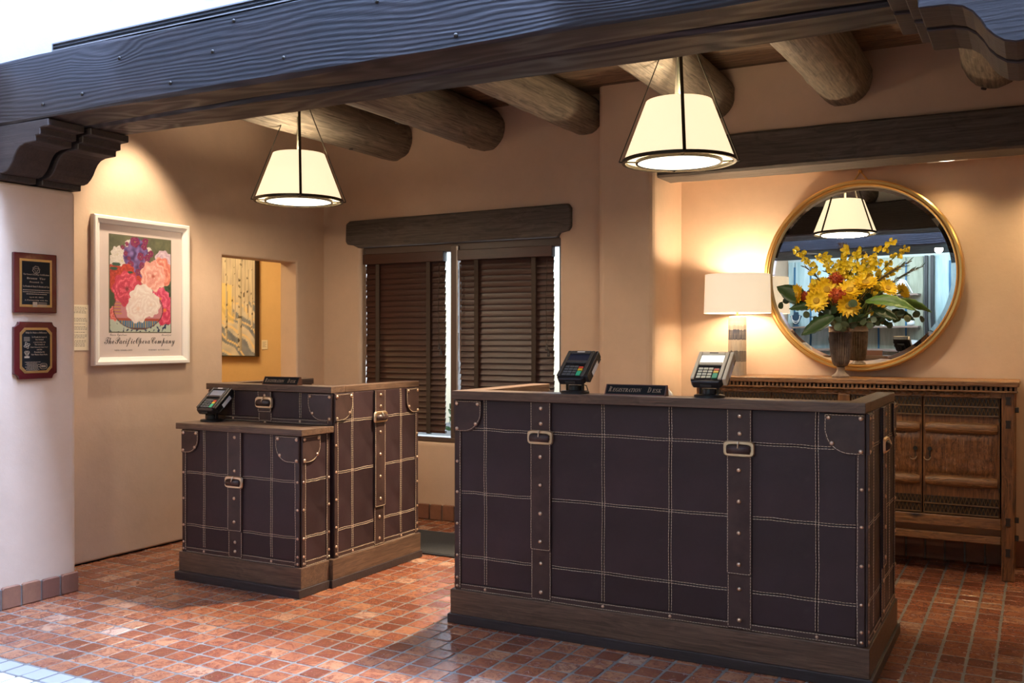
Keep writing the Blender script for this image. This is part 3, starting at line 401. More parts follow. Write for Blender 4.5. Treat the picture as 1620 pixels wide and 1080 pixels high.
1d4ec:77|28,-1 38,0 47,4 57,10 67,18 63,22 60,20 57,17 53,14 49,11 45,8 41,7 37,5 34,5 30,6 28,10 29,14 31,19 33,25 37,31 41,37 45,43 49,48 53,52 56,54 59,55 61,55 62,54 60,53 58,51 56,48 56,46 56,43 58,40 60,39 63,38 67,39 71,42 73,45 73,49 72,54 68,58 62,61 55,62 47,61 39,58 31,54 23,48 16,42 11,35 7,27 6,20 8,11 12,4 19,0
1d4ee:82|30,-1 40,0 50,4 61,10 71,18 68,22 58,14 49,9 40,6 32,5 27,6 25,9 26,14 29,20 41,23 51,27 59,31 66,36 70,42 72,48 70,54 67,58 61,61 54,62 46,61 38,58 29,53 21,48 14,41 8,34 5,27 3,20 5,12 11,5 19,0;31,26 35,33 39,41 43,47 47,51 51,54 54,55 57,54 58,49 57,44 54,39 49,34 44,30 37,27
1d4ef:107|64,18 60,22 51,13 44,8 38,5 32,5 31,5 57,50 72,59 86,69 97,80 106,90 111,100 113,109 109,118 98,121 88,119 77,112 66,99 53,81 47,72 41,64 36,58 32,54 29,50 25,46 21,43 15,38 18,34 22,37 26,40 30,44 33,47 18,23 17,23 14,22 10,20 8,17 7,13 8,10 10,7 -28,-57 -3,-54 27,-2 28,-2 30,-2 35,-2 40,-1 46,2 51,5 57,11;57,57 69,81 79,100 88,111 95,115 96,115 98,114 100,112 100,109 97,96 89,83 76,70
1d4f1:113|102,18 98,22 90,15 84,10 80,7 77,6 76,7 76,8 77,13 82,19 88,27 93,33 96,39 97,45 96,52 93,57 89,60 83,62 68,56 49,39 90,117 66,115 47,81 42,72 36,63 31,56 25,50 19,44 13,38 17,34 20,37 23,40 27,44 30,48 4,-1 30,0 44,22 50,30 56,37 61,43 66,48 75,53 81,55 81,55 82,54 81,53 81,52 69,39 66,35 63,31 61,27 59,25 58,20 57,16 58,9 61,3 66,0 72,-1 80,1 89,6 91,8 94,11 98,14
1d4f2:69|58,18 54,22 46,15 40,10 36,7 32,6 32,7 31,8 33,13 40,25 60,62 32,60 28,56 24,51 20,47 16,43 13,40 11,38 15,34 17,36 20,39 23,42 25,44 19,33 14,24 11,17 10,12 14,2 25,-1 32,-1 38,2 42,4 46,8 52,12;55,72 59,73 64,76 66,79 67,84 66,87 64,90 61,92 57,92 53,91 48,89 46,85 45,81 45,77 47,75 51,73
1d4f5:84|61,18 57,23 49,15 42,10 38,7 35,6 33,7 32,10 33,13 36,19 41,28 47,39 90,117 65,115 36,66 30,58 24,51 18,44 10,37 15,34 18,37 23,42 20,36 14,23 12,13 13,7 17,2 22,0 28,-1 36,0 44,4 51,10
1d4f6:160|0,-2 30,0 60,40 77,53 78,53 79,51 78,50 77,48 76,44 73,40 70,34 64,25 56,13 45,-2 75,0 85,14 93,25 100,35 107,42 117,52 125,55 125,55 126,54 124,50 118,42 113,36 110,31 107,27 105,23 104,20 104,16 105,9 108,3 113,0 118,-1 122,-1 125,0 128,2 131,3 134,6 138,9 143,13 149,18 145,22 137,15 131,10 126,7 124,6 123,7 123,8 124,12 127,17 132,23 137,30 140,38 142,46 141,53 137,58 133,61 127,62 112,56 93,39 94,44 94,48 94,54 91,58 88,61 84,62 69,56 51,39 52,44 52,48 50,58 44,61 36,60 29,55 21,47 11,38 15,34 21,40 25,44 28,46 30,47 31,47 31,46 29,41 23,33 19,26 14,18 7,9
1d4f7:115|0,-2 30,0 39,13 48,25 56,35 63,42 75,52 82,55 83,55 83,54 83,54 83,53 83,53 83,52 71,39 64,31 61,25 60,20 59,16 60,9 63,3 68,0 74,-1 77,-1 80,0 83,2 86,3 89,6 93,9 98,13 104,18 100,22 92,15 86,10 81,7 79,6 78,7 78,8 79,12 82,16 86,20 89,25 93,30 96,35 98,40 99,45 98,52 95,57 90,60 85,62 70,56 51,39 52,44 52,48 50,58 44,61 36,60 29,55 21,47 11,38 15,34 21,40 25,44 28,46 30,47 31,47 31,46 29,41 23,33 19,26 14,18 7,9
1d4f8:89|27,-1 40,1 53,8 60,9 67,11 74,15 81,20 77,25 73,22 70,20 66,18 63,17 69,24 73,30 76,36 76,43 75,51 71,57 65,60 56,62 47,61 39,58 30,53 22,48 15,41 10,34 6,26 5,19 7,11 11,4 18,0;32,5 29,6 28,10 29,14 31,18 33,23 36,29 39,34 43,40 47,45 50,48 56,54 60,55 64,54 65,49 62,36 52,21 48,20 44,18 42,16 41,13 41,11 42,10 36,6
1d4f9:108|11,38 14,34 17,36 19,38 21,39 23,41 -30,-57 -5,-54 35,18 41,28 47,37 54,45 60,50 66,54 71,55 73,55 73,53 71,50 66,43 60,35 54,28 50,21 49,15 50,8 53,3 59,0 65,-1 71,0 78,3 86,9 97,18 92,22 85,16 78,10 73,7 69,5 68,6 67,7 69,12 74,18 80,26 84,33 87,40 87,47 86,53 84,57 79,60 74,61 62,59 51,50 82,109 57,106 49,91 42,79 37,69 32,62 28,55 23,49 18,44
1d4fb:82|71,18 67,23 59,15 53,10 48,7 46,6 44,7 43,9 44,12 46,16 48,19 51,22 54,26 57,31 60,35 62,39 63,42 64,45 63,48 61,51 57,53 53,55 48,56 43,56 36,57 34,60 34,61 35,61 35,62 35,63 35,64 34,65 33,66 32,66 30,66 28,64 27,60 24,50 21,47 18,44 14,41 11,38 15,34 19,37 23,41 27,45 30,48 36,48 40,49 44,49 37,44 31,38 27,31 23,25 21,19 20,14 21,8 26,3 32,0 40,-1 46,0 51,2 54,4 58,7 64,12
1d4fc:70|61,21 58,25 53,21 48,16 51,22 52,29 50,40 43,52 42,55 42,56 42,59 43,61 45,63 45,64 44,67 42,67 39,66 36,62 35,61 34,59 26,53 20,47 15,42 11,38 14,34 17,37 21,40 24,43 27,46 30,48 32,50 32,49 32,47 32,45 32,43 32,35 31,27 30,21 27,15 22,7 16,4 12,5 10,7 11,7 12,7 14,7 17,9 18,11 19,14 18,17 17,20 14,21 11,22 7,21 4,19 2,16 1,13 2,7 6,3 12,-1 20,-2 26,-1 32,0 38,2 45,6 52,12
1d4fd:88|11,38 14,34 19,38 25,44 20,36 17,30 15,25 13,22 12,17 11,13 12,7 15,3 20,0 26,-1 34,0 43,4 51,10 60,18 57,22 48,15 42,10 37,7 33,6 31,7 31,8 32,12 34,16 37,24 43,35 50,46 56,57 63,69 70,81 86,81 88,88 75,88 89,113 64,112 42,75 37,67 33,61 28,55 23,50 17,44
1d4fe:118|107,18 103,22 90,10 82,6 80,7 79,9 81,12 85,19 109,62 80,60 74,49 68,39 62,31 55,23 45,12 38,8 36,9 35,11 36,16 41,25 62,62 33,60 27,54 22,48 16,43 11,38 14,34 16,36 19,38 21,40 24,43 18,32 14,24 12,17 11,13 12,7 15,3 20,0 26,-1 34,0 43,4 51,10 59,18 58,17 58,16 58,14 58,13 59,7 62,3 68,0 76,-1 82,0 89,3 96,8
1d500:152|33,-1 39,0 46,3 50,5 54,9 58,14 64,20 64,19 70,4 88,-1 97,0 106,2 114,7 123,14 124,14 136,17 147,25 143,29 140,25 136,23 132,21 128,20 134,27 139,35 142,42 143,49 142,54 140,58 137,61 132,62 127,60 122,57 118,52 114,45 112,38 111,32 112,26 113,22 115,19 117,17 110,12 103,8 97,6 92,5 90,5 88,7 86,9 86,11 87,17 91,25 113,62 83,60 80,54 76,47 71,40 66,33 60,26 55,19 49,14 44,9 40,7 37,6 35,7 34,9 36,14 40,21 66,62 37,60 33,57 28,53 22,49 17,45 13,41 17,37 23,43 27,45 28,47 29,47 30,47 30,46 29,43 25,38 20,33 16,27 13,21 12,15 17,3;122,21 121,22 119,25 118,28 118,31 118,35 120,39 122,43 125,46 128,48 131,48 134,47 135,45 134,39 131,33 127,26
1d502:115|103,18 99,22 94,19 89,15 84,12 79,9 109,61 82,60 75,48 68,37 61,28 55,20 45,9 39,5 37,6 36,8 36,9 38,11 40,15 42,19 47,27 51,35 54,42 55,49 52,58 44,61 41,61 39,60 36,59 33,57 30,55 27,53 23,49 18,45 14,42 10,38 15,34 17,36 19,38 21,40 23,42 27,46 30,47 31,47 31,45 30,42 26,37 22,30 19,24 17,19 16,13 18,7 21,2 26,0 33,-1 44,3 58,16 49,-1 38,-5 19,-13 4,-23 -5,-33 -8,-44 -7,-51 -3,-56 2,-59 11,-60 26,-57 39,-48 47,-41 55,-30 64,-16 74,0 88,8;11,-55 7,-54 5,-52 3,-49 2,-46 5,-36 14,-26 28,-16 46,-8 40,-18 35,-28 30,-36 26,-43 18,-52
1d7ce:112|56,-2 72,0 84,7 94,18 100,33 104,51 105,72 104,92 100,110 94,125 84,136 72,143 56,145 40,143 27,136 18,125 12,110 8,93 7,72 8,51 12,33 18,18 27,7 40,0;56,11 47,15 41,27 39,46 38,72 39,97 41,116 47,128 56,132 65,128 71,116 73,97 74,72 73,46 71,27 65,15
1d7cf:112|19,0 102,0 102,11 86,11 81,11 78,14 76,18 76,24 76,144 53,144 39,133 30,127 22,123 15,120 8,118 9,112 12,107 16,104 20,103 26,104 32,109 39,115 46,124 46,24 45,17 43,13 40,11 36,11 19,11
1d7d0:112|7,0 102,0 103,42 91,42 89,36 87,30 83,26 78,23 73,22 26,22 46,41 60,54 71,65 80,75 87,84 92,91 95,98 97,105 98,112 95,125 86,136 72,143 52,145 38,144 27,141 19,137 13,131 9,125 8,118 10,109 15,102 23,99 33,98 34,113 38,124 43,130 52,133 58,131 63,127 66,120 67,111 67,101 65,91 61,82 56,73 48,63 37,51 7,21
1d7d1:112|49,-2 59,-1 69,0 78,3 86,7 93,13 98,21 101,30 103,41 101,52 97,60 91,66 83,71 75,74 67,76 79,82 89,90 95,100 98,112 95,126 85,136 71,143 51,145 32,143 18,137 10,129 7,119 9,111 14,106 22,103 33,102 34,109 35,117 36,123 40,128 44,131 50,133 58,131 63,126 66,119 67,109 65,97 61,88 53,82 42,80 28,80 28,68 41,68 54,66 64,60 70,52 72,41 71,31 68,24 64,18 59,15 54,13 47,12 37,14 29,18 24,26 23,38 16,37 11,34 7,29 6,22 7,16 10,10 16,5 24,1 35,-1"""
from mathutils.geometry import tessellate_polygon
GL = {}
for ln_ in GLYPHS.split('\n'):
    code_, rest_ = ln_.split(':'); adv_, loops_ = rest_.split('|')
    lp_ = [[Vector((int(a)/200, int(b)/200, 0)) for a, b in (p.split(',') for p in l.split())] for l in loops_.split(';')]
    def inside_(p, l):
        c_ = False
        for a, b in zip(l, l[1:]+l[:1]):
            if (a.y > p.y) != (b.y > p.y) and p.x < (b.x-a.x)*(p.y-a.y)/(b.y-a.y)+a.x: c_ = not c_
        return c_
    outer_ = [l for l in lp_ if not any(m is not l and inside_(l[0], m) for m in lp_)]
    vs_ = []; ts_ = []
    for l in outer_:                                   # every outer loop is filled with its own holes
        grp = [l] + [m for m in lp_ if m not in outer_ and inside_(m[0], l)]; b_ = len(vs_)
        ts_ += [tuple(b_+q for q in t_) for t_ in tessellate_polygon(grp)]; vs_ += [p for m in grp for p in m]
    GL[chr(int(code_, 16))] = (int(adv_)/200, [vs_], ts_)
def raw_text(body):
    x = 0.0; vv = []; ff = []
    for ch_ in body:
        if ch_ == ' ': x += 0.28; continue
        adv, lp, tri = GL[ch_]; b = len(vv); vv += [(p.x+x, p.y, 0) for l in lp for p in l]; ff += [tuple(b+q for q in t_) for t_ in tri]; x += adv
    return vv, ff
def text(body, O, U, V, width, mat, parent, name='lettering', height=None, align='CENTER', depth=0.0004):
    """flat lettering; O is the centre (or left end) of its baseline in world space, width its full width"""
    vv, ff = raw_text(body); me = bpy.data.meshes.new(name); me.from_pydata(vv, [], ff)
    xs = [v[0] for v in vv]; ys = [v[1] for v in vv]
    w = max(xs)-min(xs); k = width/w; ky = k if height is None else height/(max(ys)-min(ys))
    U = Vector(U); V = Vector(V); N = U.cross(V); O = Vector(O); x0 = min(xs); sh = -width/2 if align == 'CENTER' else 0
    po = Vector(parent['_o'])
    for v in me.vertices: v.co = U*((v.co.x-x0)*k+sh) + V*(v.co.y*ky) + N*depth
    me.materials.append(mat)
    o = bpy.data.objects.new(name, me); COL.objects.link(o); o.parent = parent; o.location = O-po; o['_o'] = tuple(O)
    return o
P1ROWS = [('The Green Concierge Certification', 1.668, .145, .0100), ('Bronze  Tier', 1.647, .105, .0100), ('Presented  To', 1.629, .075, .0080), ('La Posada de Santa Fe Resort and Spa', 1.607, .148, .0110), ('April 22, 2013', 1.553, .080, .0080), ('A Partnership with the', 1.538, .13, .0080)]
P2ROWS = [('La Posada de Santa Fe', .085), ('has formed', .045), ('a partnership with', .07), ('"The Friends of', .06), ('Hyde Memorial State Park"', .10), ('and the', .03), ('Foundation for', .06), ('New Mexico State Parks', .092)]
# ================================================================== THE SETTING
def struct(mb, name, mat, **kw): return tag(mb.obj(name, mat, **kw), kind='structure')
XL, XP, YB, YP, YN = -4.99, -4.52, 6.06, 5.90, 6.45      # left wall, left pier face, window wall, back pier, niche wall
# --- floor: grout bed and tiles
floor = struct(MB().box(-8, 3.0, -2.2, 6.9, -0.10, -0.0024), 'floor', GROUT)
PX, PY = 0.10687, 0.1082
def tile_bm(var):
    rr = random.Random(var); hx, hy = PX/2-0.0058, PY/2-0.0058
    def j(a): return a + rr.uniform(-0.0016, 0.0016)
    b = [(j(-hx), j(-hy)), (j(hx), j(-hy)), (j(hx), j(hy)), (j(-hx), j(hy))]
    vs = []; c = 0.006
    ring = []
    for i, (x, y) in enumerate(b):      # clipped corners
        px, py = b[i-1]; nx, ny = b[(i+1) % 4]
        for (qx, qy) in ((px, py), (nx, ny)):
            L = math.hypot(qx-x, qy-y); ring.append((x+(qx-x)/L*c, y+(qy-y)/L*c))
    vs = [(x, y, -0.008) for x, y in ring] + [(x, y, -0.0016) for x, y in ring] + [(x*0.94, y*0.94, 0.0) for x, y in ring]
    fs = [(i, (i+1) % 8, 8+(i+1) % 8, 8+i) for i in range(8)] + [(8+i, 8+(i+1) % 8, 16+(i+1) % 8, 16+i) for i in range(8)] + [tuple(range(16, 24))]
    return vs, fs
TV = [tile_bm(i) for i in range(6)]
def tmesh(i, mat): return MB().add(*TV[i]).mesh('floor_tile', mat)
TMESH = {m.name: [tmesh(i, m) for i in range(6)] for m in (TILE, TGREY, TWHITE)}
th = R(28.5); SN, CS = math.sin(th), math.cos(th)
def proj(x, y, z):
    d = -SN*x + CS*y; r = CS*x + SN*y
    return (810+1535*r/d, 534-1535*(z-1.35)/d, d) if d > 0.3 else (-9999, 0, d)
def covered(x, y):      # standing under a desk or hidden behind one
    for (x0, x1, y0, y1) in ((-2.46, -0.54, 3.90, 4.76), (-4.25, -3.34, 3.87, 5.0), (-1.93, -0.1, 6.05, 6.5)):
        if x0 < x < x1 and y0 < y < y1: return True
    for k in range(1, 26):
        f = 1-k*0.02; qx, qy = x*f, y*f; h = 1.35*(1-f)
        for (x0, x1, y0, y1, hh) in ((-2.46, -0.54, 3.90, 4.76, 1.1), (-4.25, -3.36, 3.87, 4.15, 0.87), (-4.25, -3.34, 4.15, 5.0, 1.08)):
            if x0 < qx < x1 and y0 < qy < y1 and h < hh: return True
    return False
cells = []
ix0 = -4.217; iy0 = 2.893
for i in range(-36, 62):
    for k in range(-40, 36):
        x = ix0 + (i+0.5)*PX; y = iy0 + (k+0.5)*PY
        if y > 6.42 or y < -1.5 or x > 2.1: continue
        if y > 6.09 and x < -2.2: continue
        if y < 3.44 and x < -4.54: continue
        if y >= 3.44 and x < -5.03: continue
        u, v, d = proj(x, y, 0)
        vis = d > 0.3 and -30 < u < 1650 and v < 1105
        area = (1.35/d**3) if vis and not covered(x, y) else 0
        cells.append((area, x, y, k))
cells.sort(reverse=True)
rt = random.Random(3); field = MB()
for n, (area, x, y, k) in enumerate(cells):
    mm = TGREY if k in (-4, -6) else TWHITE if k == -5 else TILE
    if n < 300:
        o = inst('tile', rt.choice(TMESH[mm.name]), floor, (x, y, rt.uniform(-0.001, 0.001)), rot=(rt.uniform(-.006, .006), rt.uniform(-.006, .006), rt.choice((0, math.pi)) + rt.uniform(-.012, .012)))
    else:
        vs, fs = TV[rt.randrange(6)]; a = rt.uniform(-.012, .012); z = rt.uniform(-0.001, 0.001); tx, ty = rt.uniform(-.008, .008), rt.uniform(-.008, .008)
        q = rt.random()
        field.add([(x+p[0]-p[1]*a, y+p[1]+p[0]*a, z+p[2]+p[0]*tx+p[1]*ty) for p in vs], fs, (q, q, q))
tag(field.obj('tile_field', TILES, floor), kind='stuff')

# --- walls
def plate(name, mat, us, zs, hole, O, U, N, thick, bevel=0.0, seg=3):
    """wall sheet over us x zs (metres along U and up) without the hole cells, thickness towards -N"""
    bm = bmesh.new(); O = Vector(O); U = Vector(U); N = Vector(N); Z = Vector((0,0,1))
    g = {}
    def vt(i, k, s):
        if (i, k, s) not in g: g[(i, k, s)] = bm.verts.new(O + U*us[i] + Z*zs[k] - N*(thick*s))
        return g[(i, k, s)]
    solid = {(i, k) for i in range(len(us)-1) for k in range(len(zs)-1)} - set(hole)
    for (i, k) in solid:
        for s in (0, 1): bm.faces.new([vt(i, k, s), vt(i+1, k, s), vt(i+1, k+1, s), vt(i, k+1, s)])
        for (di, dk, a, b) in ((-1, 0, (i, k), (i, k+1)), (1, 0, (i+1, k), (i+1, k+1)), (0, -1, (i, k), (i+1, k)), (0, 1, (i, k+1), (i+1, k+1))):
            if (i+di, k+dk) not in solid: bm.faces.new([vt(*a, 0), vt(*b, 0), vt(*b, 1), vt(*a, 1)])
    bmesh.ops.recalc_face_normals(bm, faces=bm.faces)
    me = bpy.data.meshes.new(name); bm.to_mesh(me); bm.free(); me.materials.append(mat)
    o = bpy.data.objects.new(name, me); COL.objects.link(o); tag(o, kind='structure'); o['_o'] = (0,0,0)
    if bevel:
        m = o.modifiers.new('bevel', 'BEVEL'); m.width = bevel; m.segments = seg; m.limit_method = 'ANGLE'; m.angle_limit = R(40)
        for p in me.polygons: p.use_smooth = True
        me.set_sharp_from_angle(angle=R(50)); 
    return o
# window wall: hole x -4.631..-2.917, z 0.575..2.06
plate('wall_back', PLASTER, [-5.16, -4.631, -2.917, -2.45], [-0.02, 0.575, 2.055, 3.06], [(1, 1)], (0, YB, 0), (1,0,0), (0,-1,0), 0.28, 0.03, 4)
# left wall with its opening into the side room
plate('wall_left', PLASTER, [3.30, 4.971, 5.743, 6.08], [0.009, 0.97, 1.926, 3.06], [(1, 1)], (XL, 0, 0), (0,1,0), (1,0,0), 0.17, 0.012, 2)
struct(MB().box(-5.10, XL-0.02, 3.44, 6.06, -0.004, 0.012), 'gap_shade_1', DARK)  # near-black strip put in as the shade of the gap under the wall
# pier that carries the corbels, running on as the passage wall
struct(MB().box(-5.2, XP, -1.9, 3.445, 0.0, 2.128).box(-5.2, XP, -1.9, 2.97, 2.128, 2.70), 'wall_left_pier', PLASTER, bevel=0.025, seg=3)
# back pier, header above the far beam, niche
struct(MB().box(-2.563, -2.17, YP, 6.60, -0.02, 3.06), 'wall_back_pier', PLASTER, bevel=0.05, seg=4)
struct(MB().box(-2.20, 1.2, YP, 6.14, 2.585, 3.06), 'wall_back_header', PLASTER)
struct(MB().box(-2.20, 1.2, YN, 6.62, -0.02, 2.80), 'wall_niche', PLASTER)
struct(MB().box(-2.17, 1.2, 6.14, YN, 2.42, 2.60), 'ceiling_niche', PLASTER)
struct(MB().box(0.62, 0.80, 3.30, 6.62, -0.02, 3.06), 'wall_right', PLASTER)
struct(MB().box(0.02, 2.30, 2.98, 3.445, 0.0, 2.128), 'wall_right_pier', PLASTER, bevel=0.025, seg=3)
struct(MB().box(2.15, 2.30, -2.1, 3.0, 0.0, 2.80), 'wall_right_passage', FARBEAM)
# skylight well above the passage
struct(MB().box(-5.2, 2.3, 3.045, 3.14, 2.70, 6.95), 'wall_skylight_back', WHITEP)
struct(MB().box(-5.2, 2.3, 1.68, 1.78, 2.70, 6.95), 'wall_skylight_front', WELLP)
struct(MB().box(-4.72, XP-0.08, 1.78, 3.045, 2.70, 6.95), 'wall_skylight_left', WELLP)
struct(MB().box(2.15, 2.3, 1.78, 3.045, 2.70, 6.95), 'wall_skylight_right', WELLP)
sk = struct(MB().box(-4.7, 2.3, 1.78, 2.0, 6.88, 6.95).box(-4.7, 2.3, 2.80, 3.05, 6.88, 6.95).box(-4.7, 2.3, 1.78, 3.05, 6.95, 7.0), 'ceiling_skylight', WHITEP)
# shop behind the camera
struct(MB().box(-5.2, 2.3, -2.1, -1.75, -0.02, 2.8), 'wall_shop', flat('shop_wall', (0.55, 0.62, 0.60), 0.7))
struct(MB().box(-5.2, 2.3, -2.1, 0.49, 2.66, 2.8), 'ceiling_shop', WHITEP)
# side room seen through the opening
struct(MB().box(-7.4, -5.16, 6.20, 6.34, 0.0, 3.0).box(-7.5, -7.4, 3.4, 6.3, 0, 3).box(-7.4, -5.16, 3.3, 3.4, 0, 3), 'wall_side_room', YELLOWP)
struct(MB().box(-7.5, -5.1, 3.3, 6.34, 2.9, 3.0), 'ceiling_side_room', YELLOWP)
# --- alcove ceiling of planks running along x
ceil = struct(MB().box(-5.2, 1.2, 3.14, 6.4, 3.03, 3.10), 'ceiling', DARK)
y = 3.15; rp = random.Random(11)
while y < 6.06:
    w = rp.uniform(0.11, 0.17); x = -5.0 - rp.random()*2.2
    while x < 0.7:
        L = rp.uniform(2.2, 3.4); a, b = max(x, -4.99), min(x+L-0.006, 0.62)
        if b > a+0.05: MB().box(a, b, y, y+w-0.006, 2.994+rp.uniform(0, .012), 3.032).obj('plank', PLANK, ceil, bevel=0.004, seg=1, origin=((a+b)/2, y, 3.0))
        x += L
    y += w
# --- tile skirting
def skirting(name, p0, p1, nrm, h=0.107):
    p0 = Vector(p0); p1 = Vector(p1); N = Vector(nrm); L = (p1-p0).length; U = (p1-p0).normalized(); Z = Vector((0,0,1)); n = round(L/0.1085); s = L/n
    root = struct(MB().prism([(0, 0), (L, 0), (L, h-0.006), (0, h-0.006)], p0, U, Z, N, 0.014), name, GROUT)
    for i in range(n):
        g = 0.005; hh = h + random.uniform(-.004, .004)
        MB().prism([(g, 0.002), (s-g, 0.002), (s-g, hh-.008), (s-g-.008, hh), (g+.008, hh), (g, hh-.008)], p0+U*(i*s), U, Z, N, 0.024+random.uniform(-.002, .002)).obj('tile', BTILE, root, bevel=0.004, seg=1, origin=p0+U*(i*s))
    return root
skirting('baseboard_left', (XP, 1.9, 0), (XP, 3.445, 0), (1, 0, 0))
skirting('baseboard_back', (-4.95, YB, 0), (-2.57, YB, 0), (0, -1, 0), 0.115)
skirting('baseboard_niche', (-2.15, YN, 0), (0.60, YN, 0), (0, -1, 0), 0.16)

# --- window: metal frame, mullion, sill, panes
win = struct(MB().box(-4.631, -2.917, 6.095, 6.175, 1.985, 2.055).box(-4.631, -2.917, 6.075, 6.175, 0.575, 0.612)
             .box(-4.631, -4.600, 6.115, 6.175, 0.60, 2.03).box(-2.945, -2.917, 6.115, 6.175, 0.60, 2.03), 'window_1', FRAMEB, bevel=0.004)
MB().box(-3.815, -3.748, 6.075, 6.175, 0.612, 2.03).obj('mullion', FRAMEB, win, bevel=0.004)
MB().box(-4.612, -4.603, 6.095, 6.115, 0.612, 2.02).box(-3.758, -3.746, 6.066, 6.076, 0.612, 2.02).obj('track', ALU, win)
for a, b in ((-4.60, -3.815), (-3.748, -2.945)):
    MB().box(a, b, 6.142, 6.147, 0.612, 2.015).obj('pane', GLASS, win)
# --- far lintel over the window
lint = MB().prism([(-4.759, 2.10), (-4.745, 2.075), (-4.69, 2.068), (-4.64, 2.046), (-2.93, 2.046), (-2.90, 2.075), (-2.84, 2.085), (-2.818, 2.11), (-2.818, 2.24), (-2.84, 2.272), (-3.4, 2.268), (-4.1, 2.262), (-4.72, 2.256), (-4.755, 2.235)],
                  (0, 6.035, 0), (1,0,0), (0,0,1), (0,1,0), 0.15).obj('window_lintel', FARBEAM, bevel=0.012, seg=2)
tag(lint, 'dark hewn wooden lintel set over the window blinds', 'lintel')

# ================================================================== TIMBER
def beam_mesh(x0, x1, y0, y1, z0, z1, seed, n=40, amp=0.006):
    mb = MB(); rb = random.Random(seed); vs = []; fs = []
    off = [[0, 0] for _ in range(8)]
    prof = [(y0+.014, z0), (y1-.014, z0), (y1, z0+.014), (y1, z1-.014), (y1-.014, z1), (y0+.014, z1), (y0, z1-.014), (y0, z0+.014)]
    ph = [rb.uniform(0, 6) for _ in range(8)]
    for i in range(n+1):
        x = x0+(x1-x0)*i/n
        for k, (yy, zz) in enumerate(prof):
            vs.append((x, yy+amp*math.sin(x*2.3+ph[k])*0.6+rb.uniform(-.0015, .0015), zz+amp*math.sin(x*3.1+ph[-k])*0.6+rb.uniform(-.0015, .0015)))
    for i in range(n):
        for k in range(8): fs.append((i*8+k, i*8+(k+1) % 8, i*8+8+(k+1) % 8, i*8+8+k))
    fs += [tuple(range(8)), tuple(range(n*8, n*8+8))]
    return mb.add(vs, fs)
fb = empty('ceiling_beam', (-2.2, 3.22, 2.39), 'huge dark double timber beam across the top, its front lit blue', 'beam')
beam_mesh(-5.1, 0.9, 2.985, 3.195, 2.392, 2.698, 1).obj('front_timber', BEAM, fb, auto=30)
beam_mesh(-5.1, 0.9, 3.222, 3.452, 2.388, 2.698, 2).obj('rear_timber', BEAM, fb, auto=30)
BOLT = MB().lathe([(0.009, 0), (0.0085, 0.004), (0.005, 0.007), (0.001, 0.008)], n=10).mesh('peg', IRON, True)
for (x, z) in ((-4.15, 2.455), (-3.87, 2.47), (-3.62, 2.60), (-3.30, 2.45), (-2.93, 2.66), (-2.66, 2.47), (-2.2, 2.62), (-1.85, 2.44), (-3.05, 2.55), (-1.4, 2.55)):
    inst('peg', BOLT, fb, (x, 2.984, z), rot=(R(90), 0, 0))
sl = MB().box(-4.10, 1.6, 3.008, 3.046, 2.703, 2.742).obj('linear_vent', VENT)
tag(sl, 'long black slot air vent in the white wall above the big beam', 'vent')
MB().box(-4.10, 1.6, 3.000, 3.008, 2.736, 2.742).box(-4.10, 1.6, 3.000, 3.008, 2.703, 2.708).box(-4.108, -4.10, 3.0, 3.046, 2.703, 2.742).obj('rim', ALU, sl)
MB().box(-4.10, 1.6, 3.000, 3.006, 2.720, 2.724).obj('blade', GREYP, sl)
# corbels: stepped scroll profile (distance from the pier face, height)
CP = [(0.0, 2.130), (0.03, 2.130), (0.03, 2.160), (0.055, 2.158), (0.085, 2.165), (0.11, 2.183), (0.130, 2.205), (0.145, 2.232), (0.165, 2.258), (0.19, 2.276), (0.225, 2.286), (0.305, 2.289), (0.305, 2.317), (0.34, 2.319), (0.34, 2.351), (0.40, 2.354), (0.40, 2.389), (0.0, 2.389)]
def corbel(x, sgn, y0, y1, label):
    pts = [(x+sgn*(a), z) for a, z in CP]; pts = [(x-sgn*0.58, 2.389)] + [(x-sgn*0.58, 2.130)] + pts[:-1]
    o = MB().prism(pts, (0, y0, 0), (1,0,0), (0,0,1), (0,1,0), y1-y0).obj('corbel', CORB, bevel=0.004, seg=1, origin=(x, (y0+y1)/2, 2.13))
    o.data.transform(Matrix.Identity(4))
    return tag(o, label, 'corbel', 'stepped corbels under the big beam')
corbel(XP, 1, 2.99, 3.19, 'dark stepped scroll corbel on the left pier, front one')
corbel(XP, 1, 3.225, 3.455, 'dark stepped scroll corbel on the left pier, rear one beside the golden wall')
corbel(0.0, -1, 2.99, 3.19, 'dark scroll corbel at top right corner, front one with blue lit face')
corbel(0.0, -1, 3.225, 3.455, 'dark scroll corbel at top right corner, rear one nearest the rightmost log')
# far beam over the niche
tag(beam_mesh(-2.135, 0.62, 5.862, 6.138, 2.368, 2.598, 5, amp=0.004).obj('niche_beam', FARBEAM, auto=30), 'dark brown square timber beam above the round mirror', 'beam')
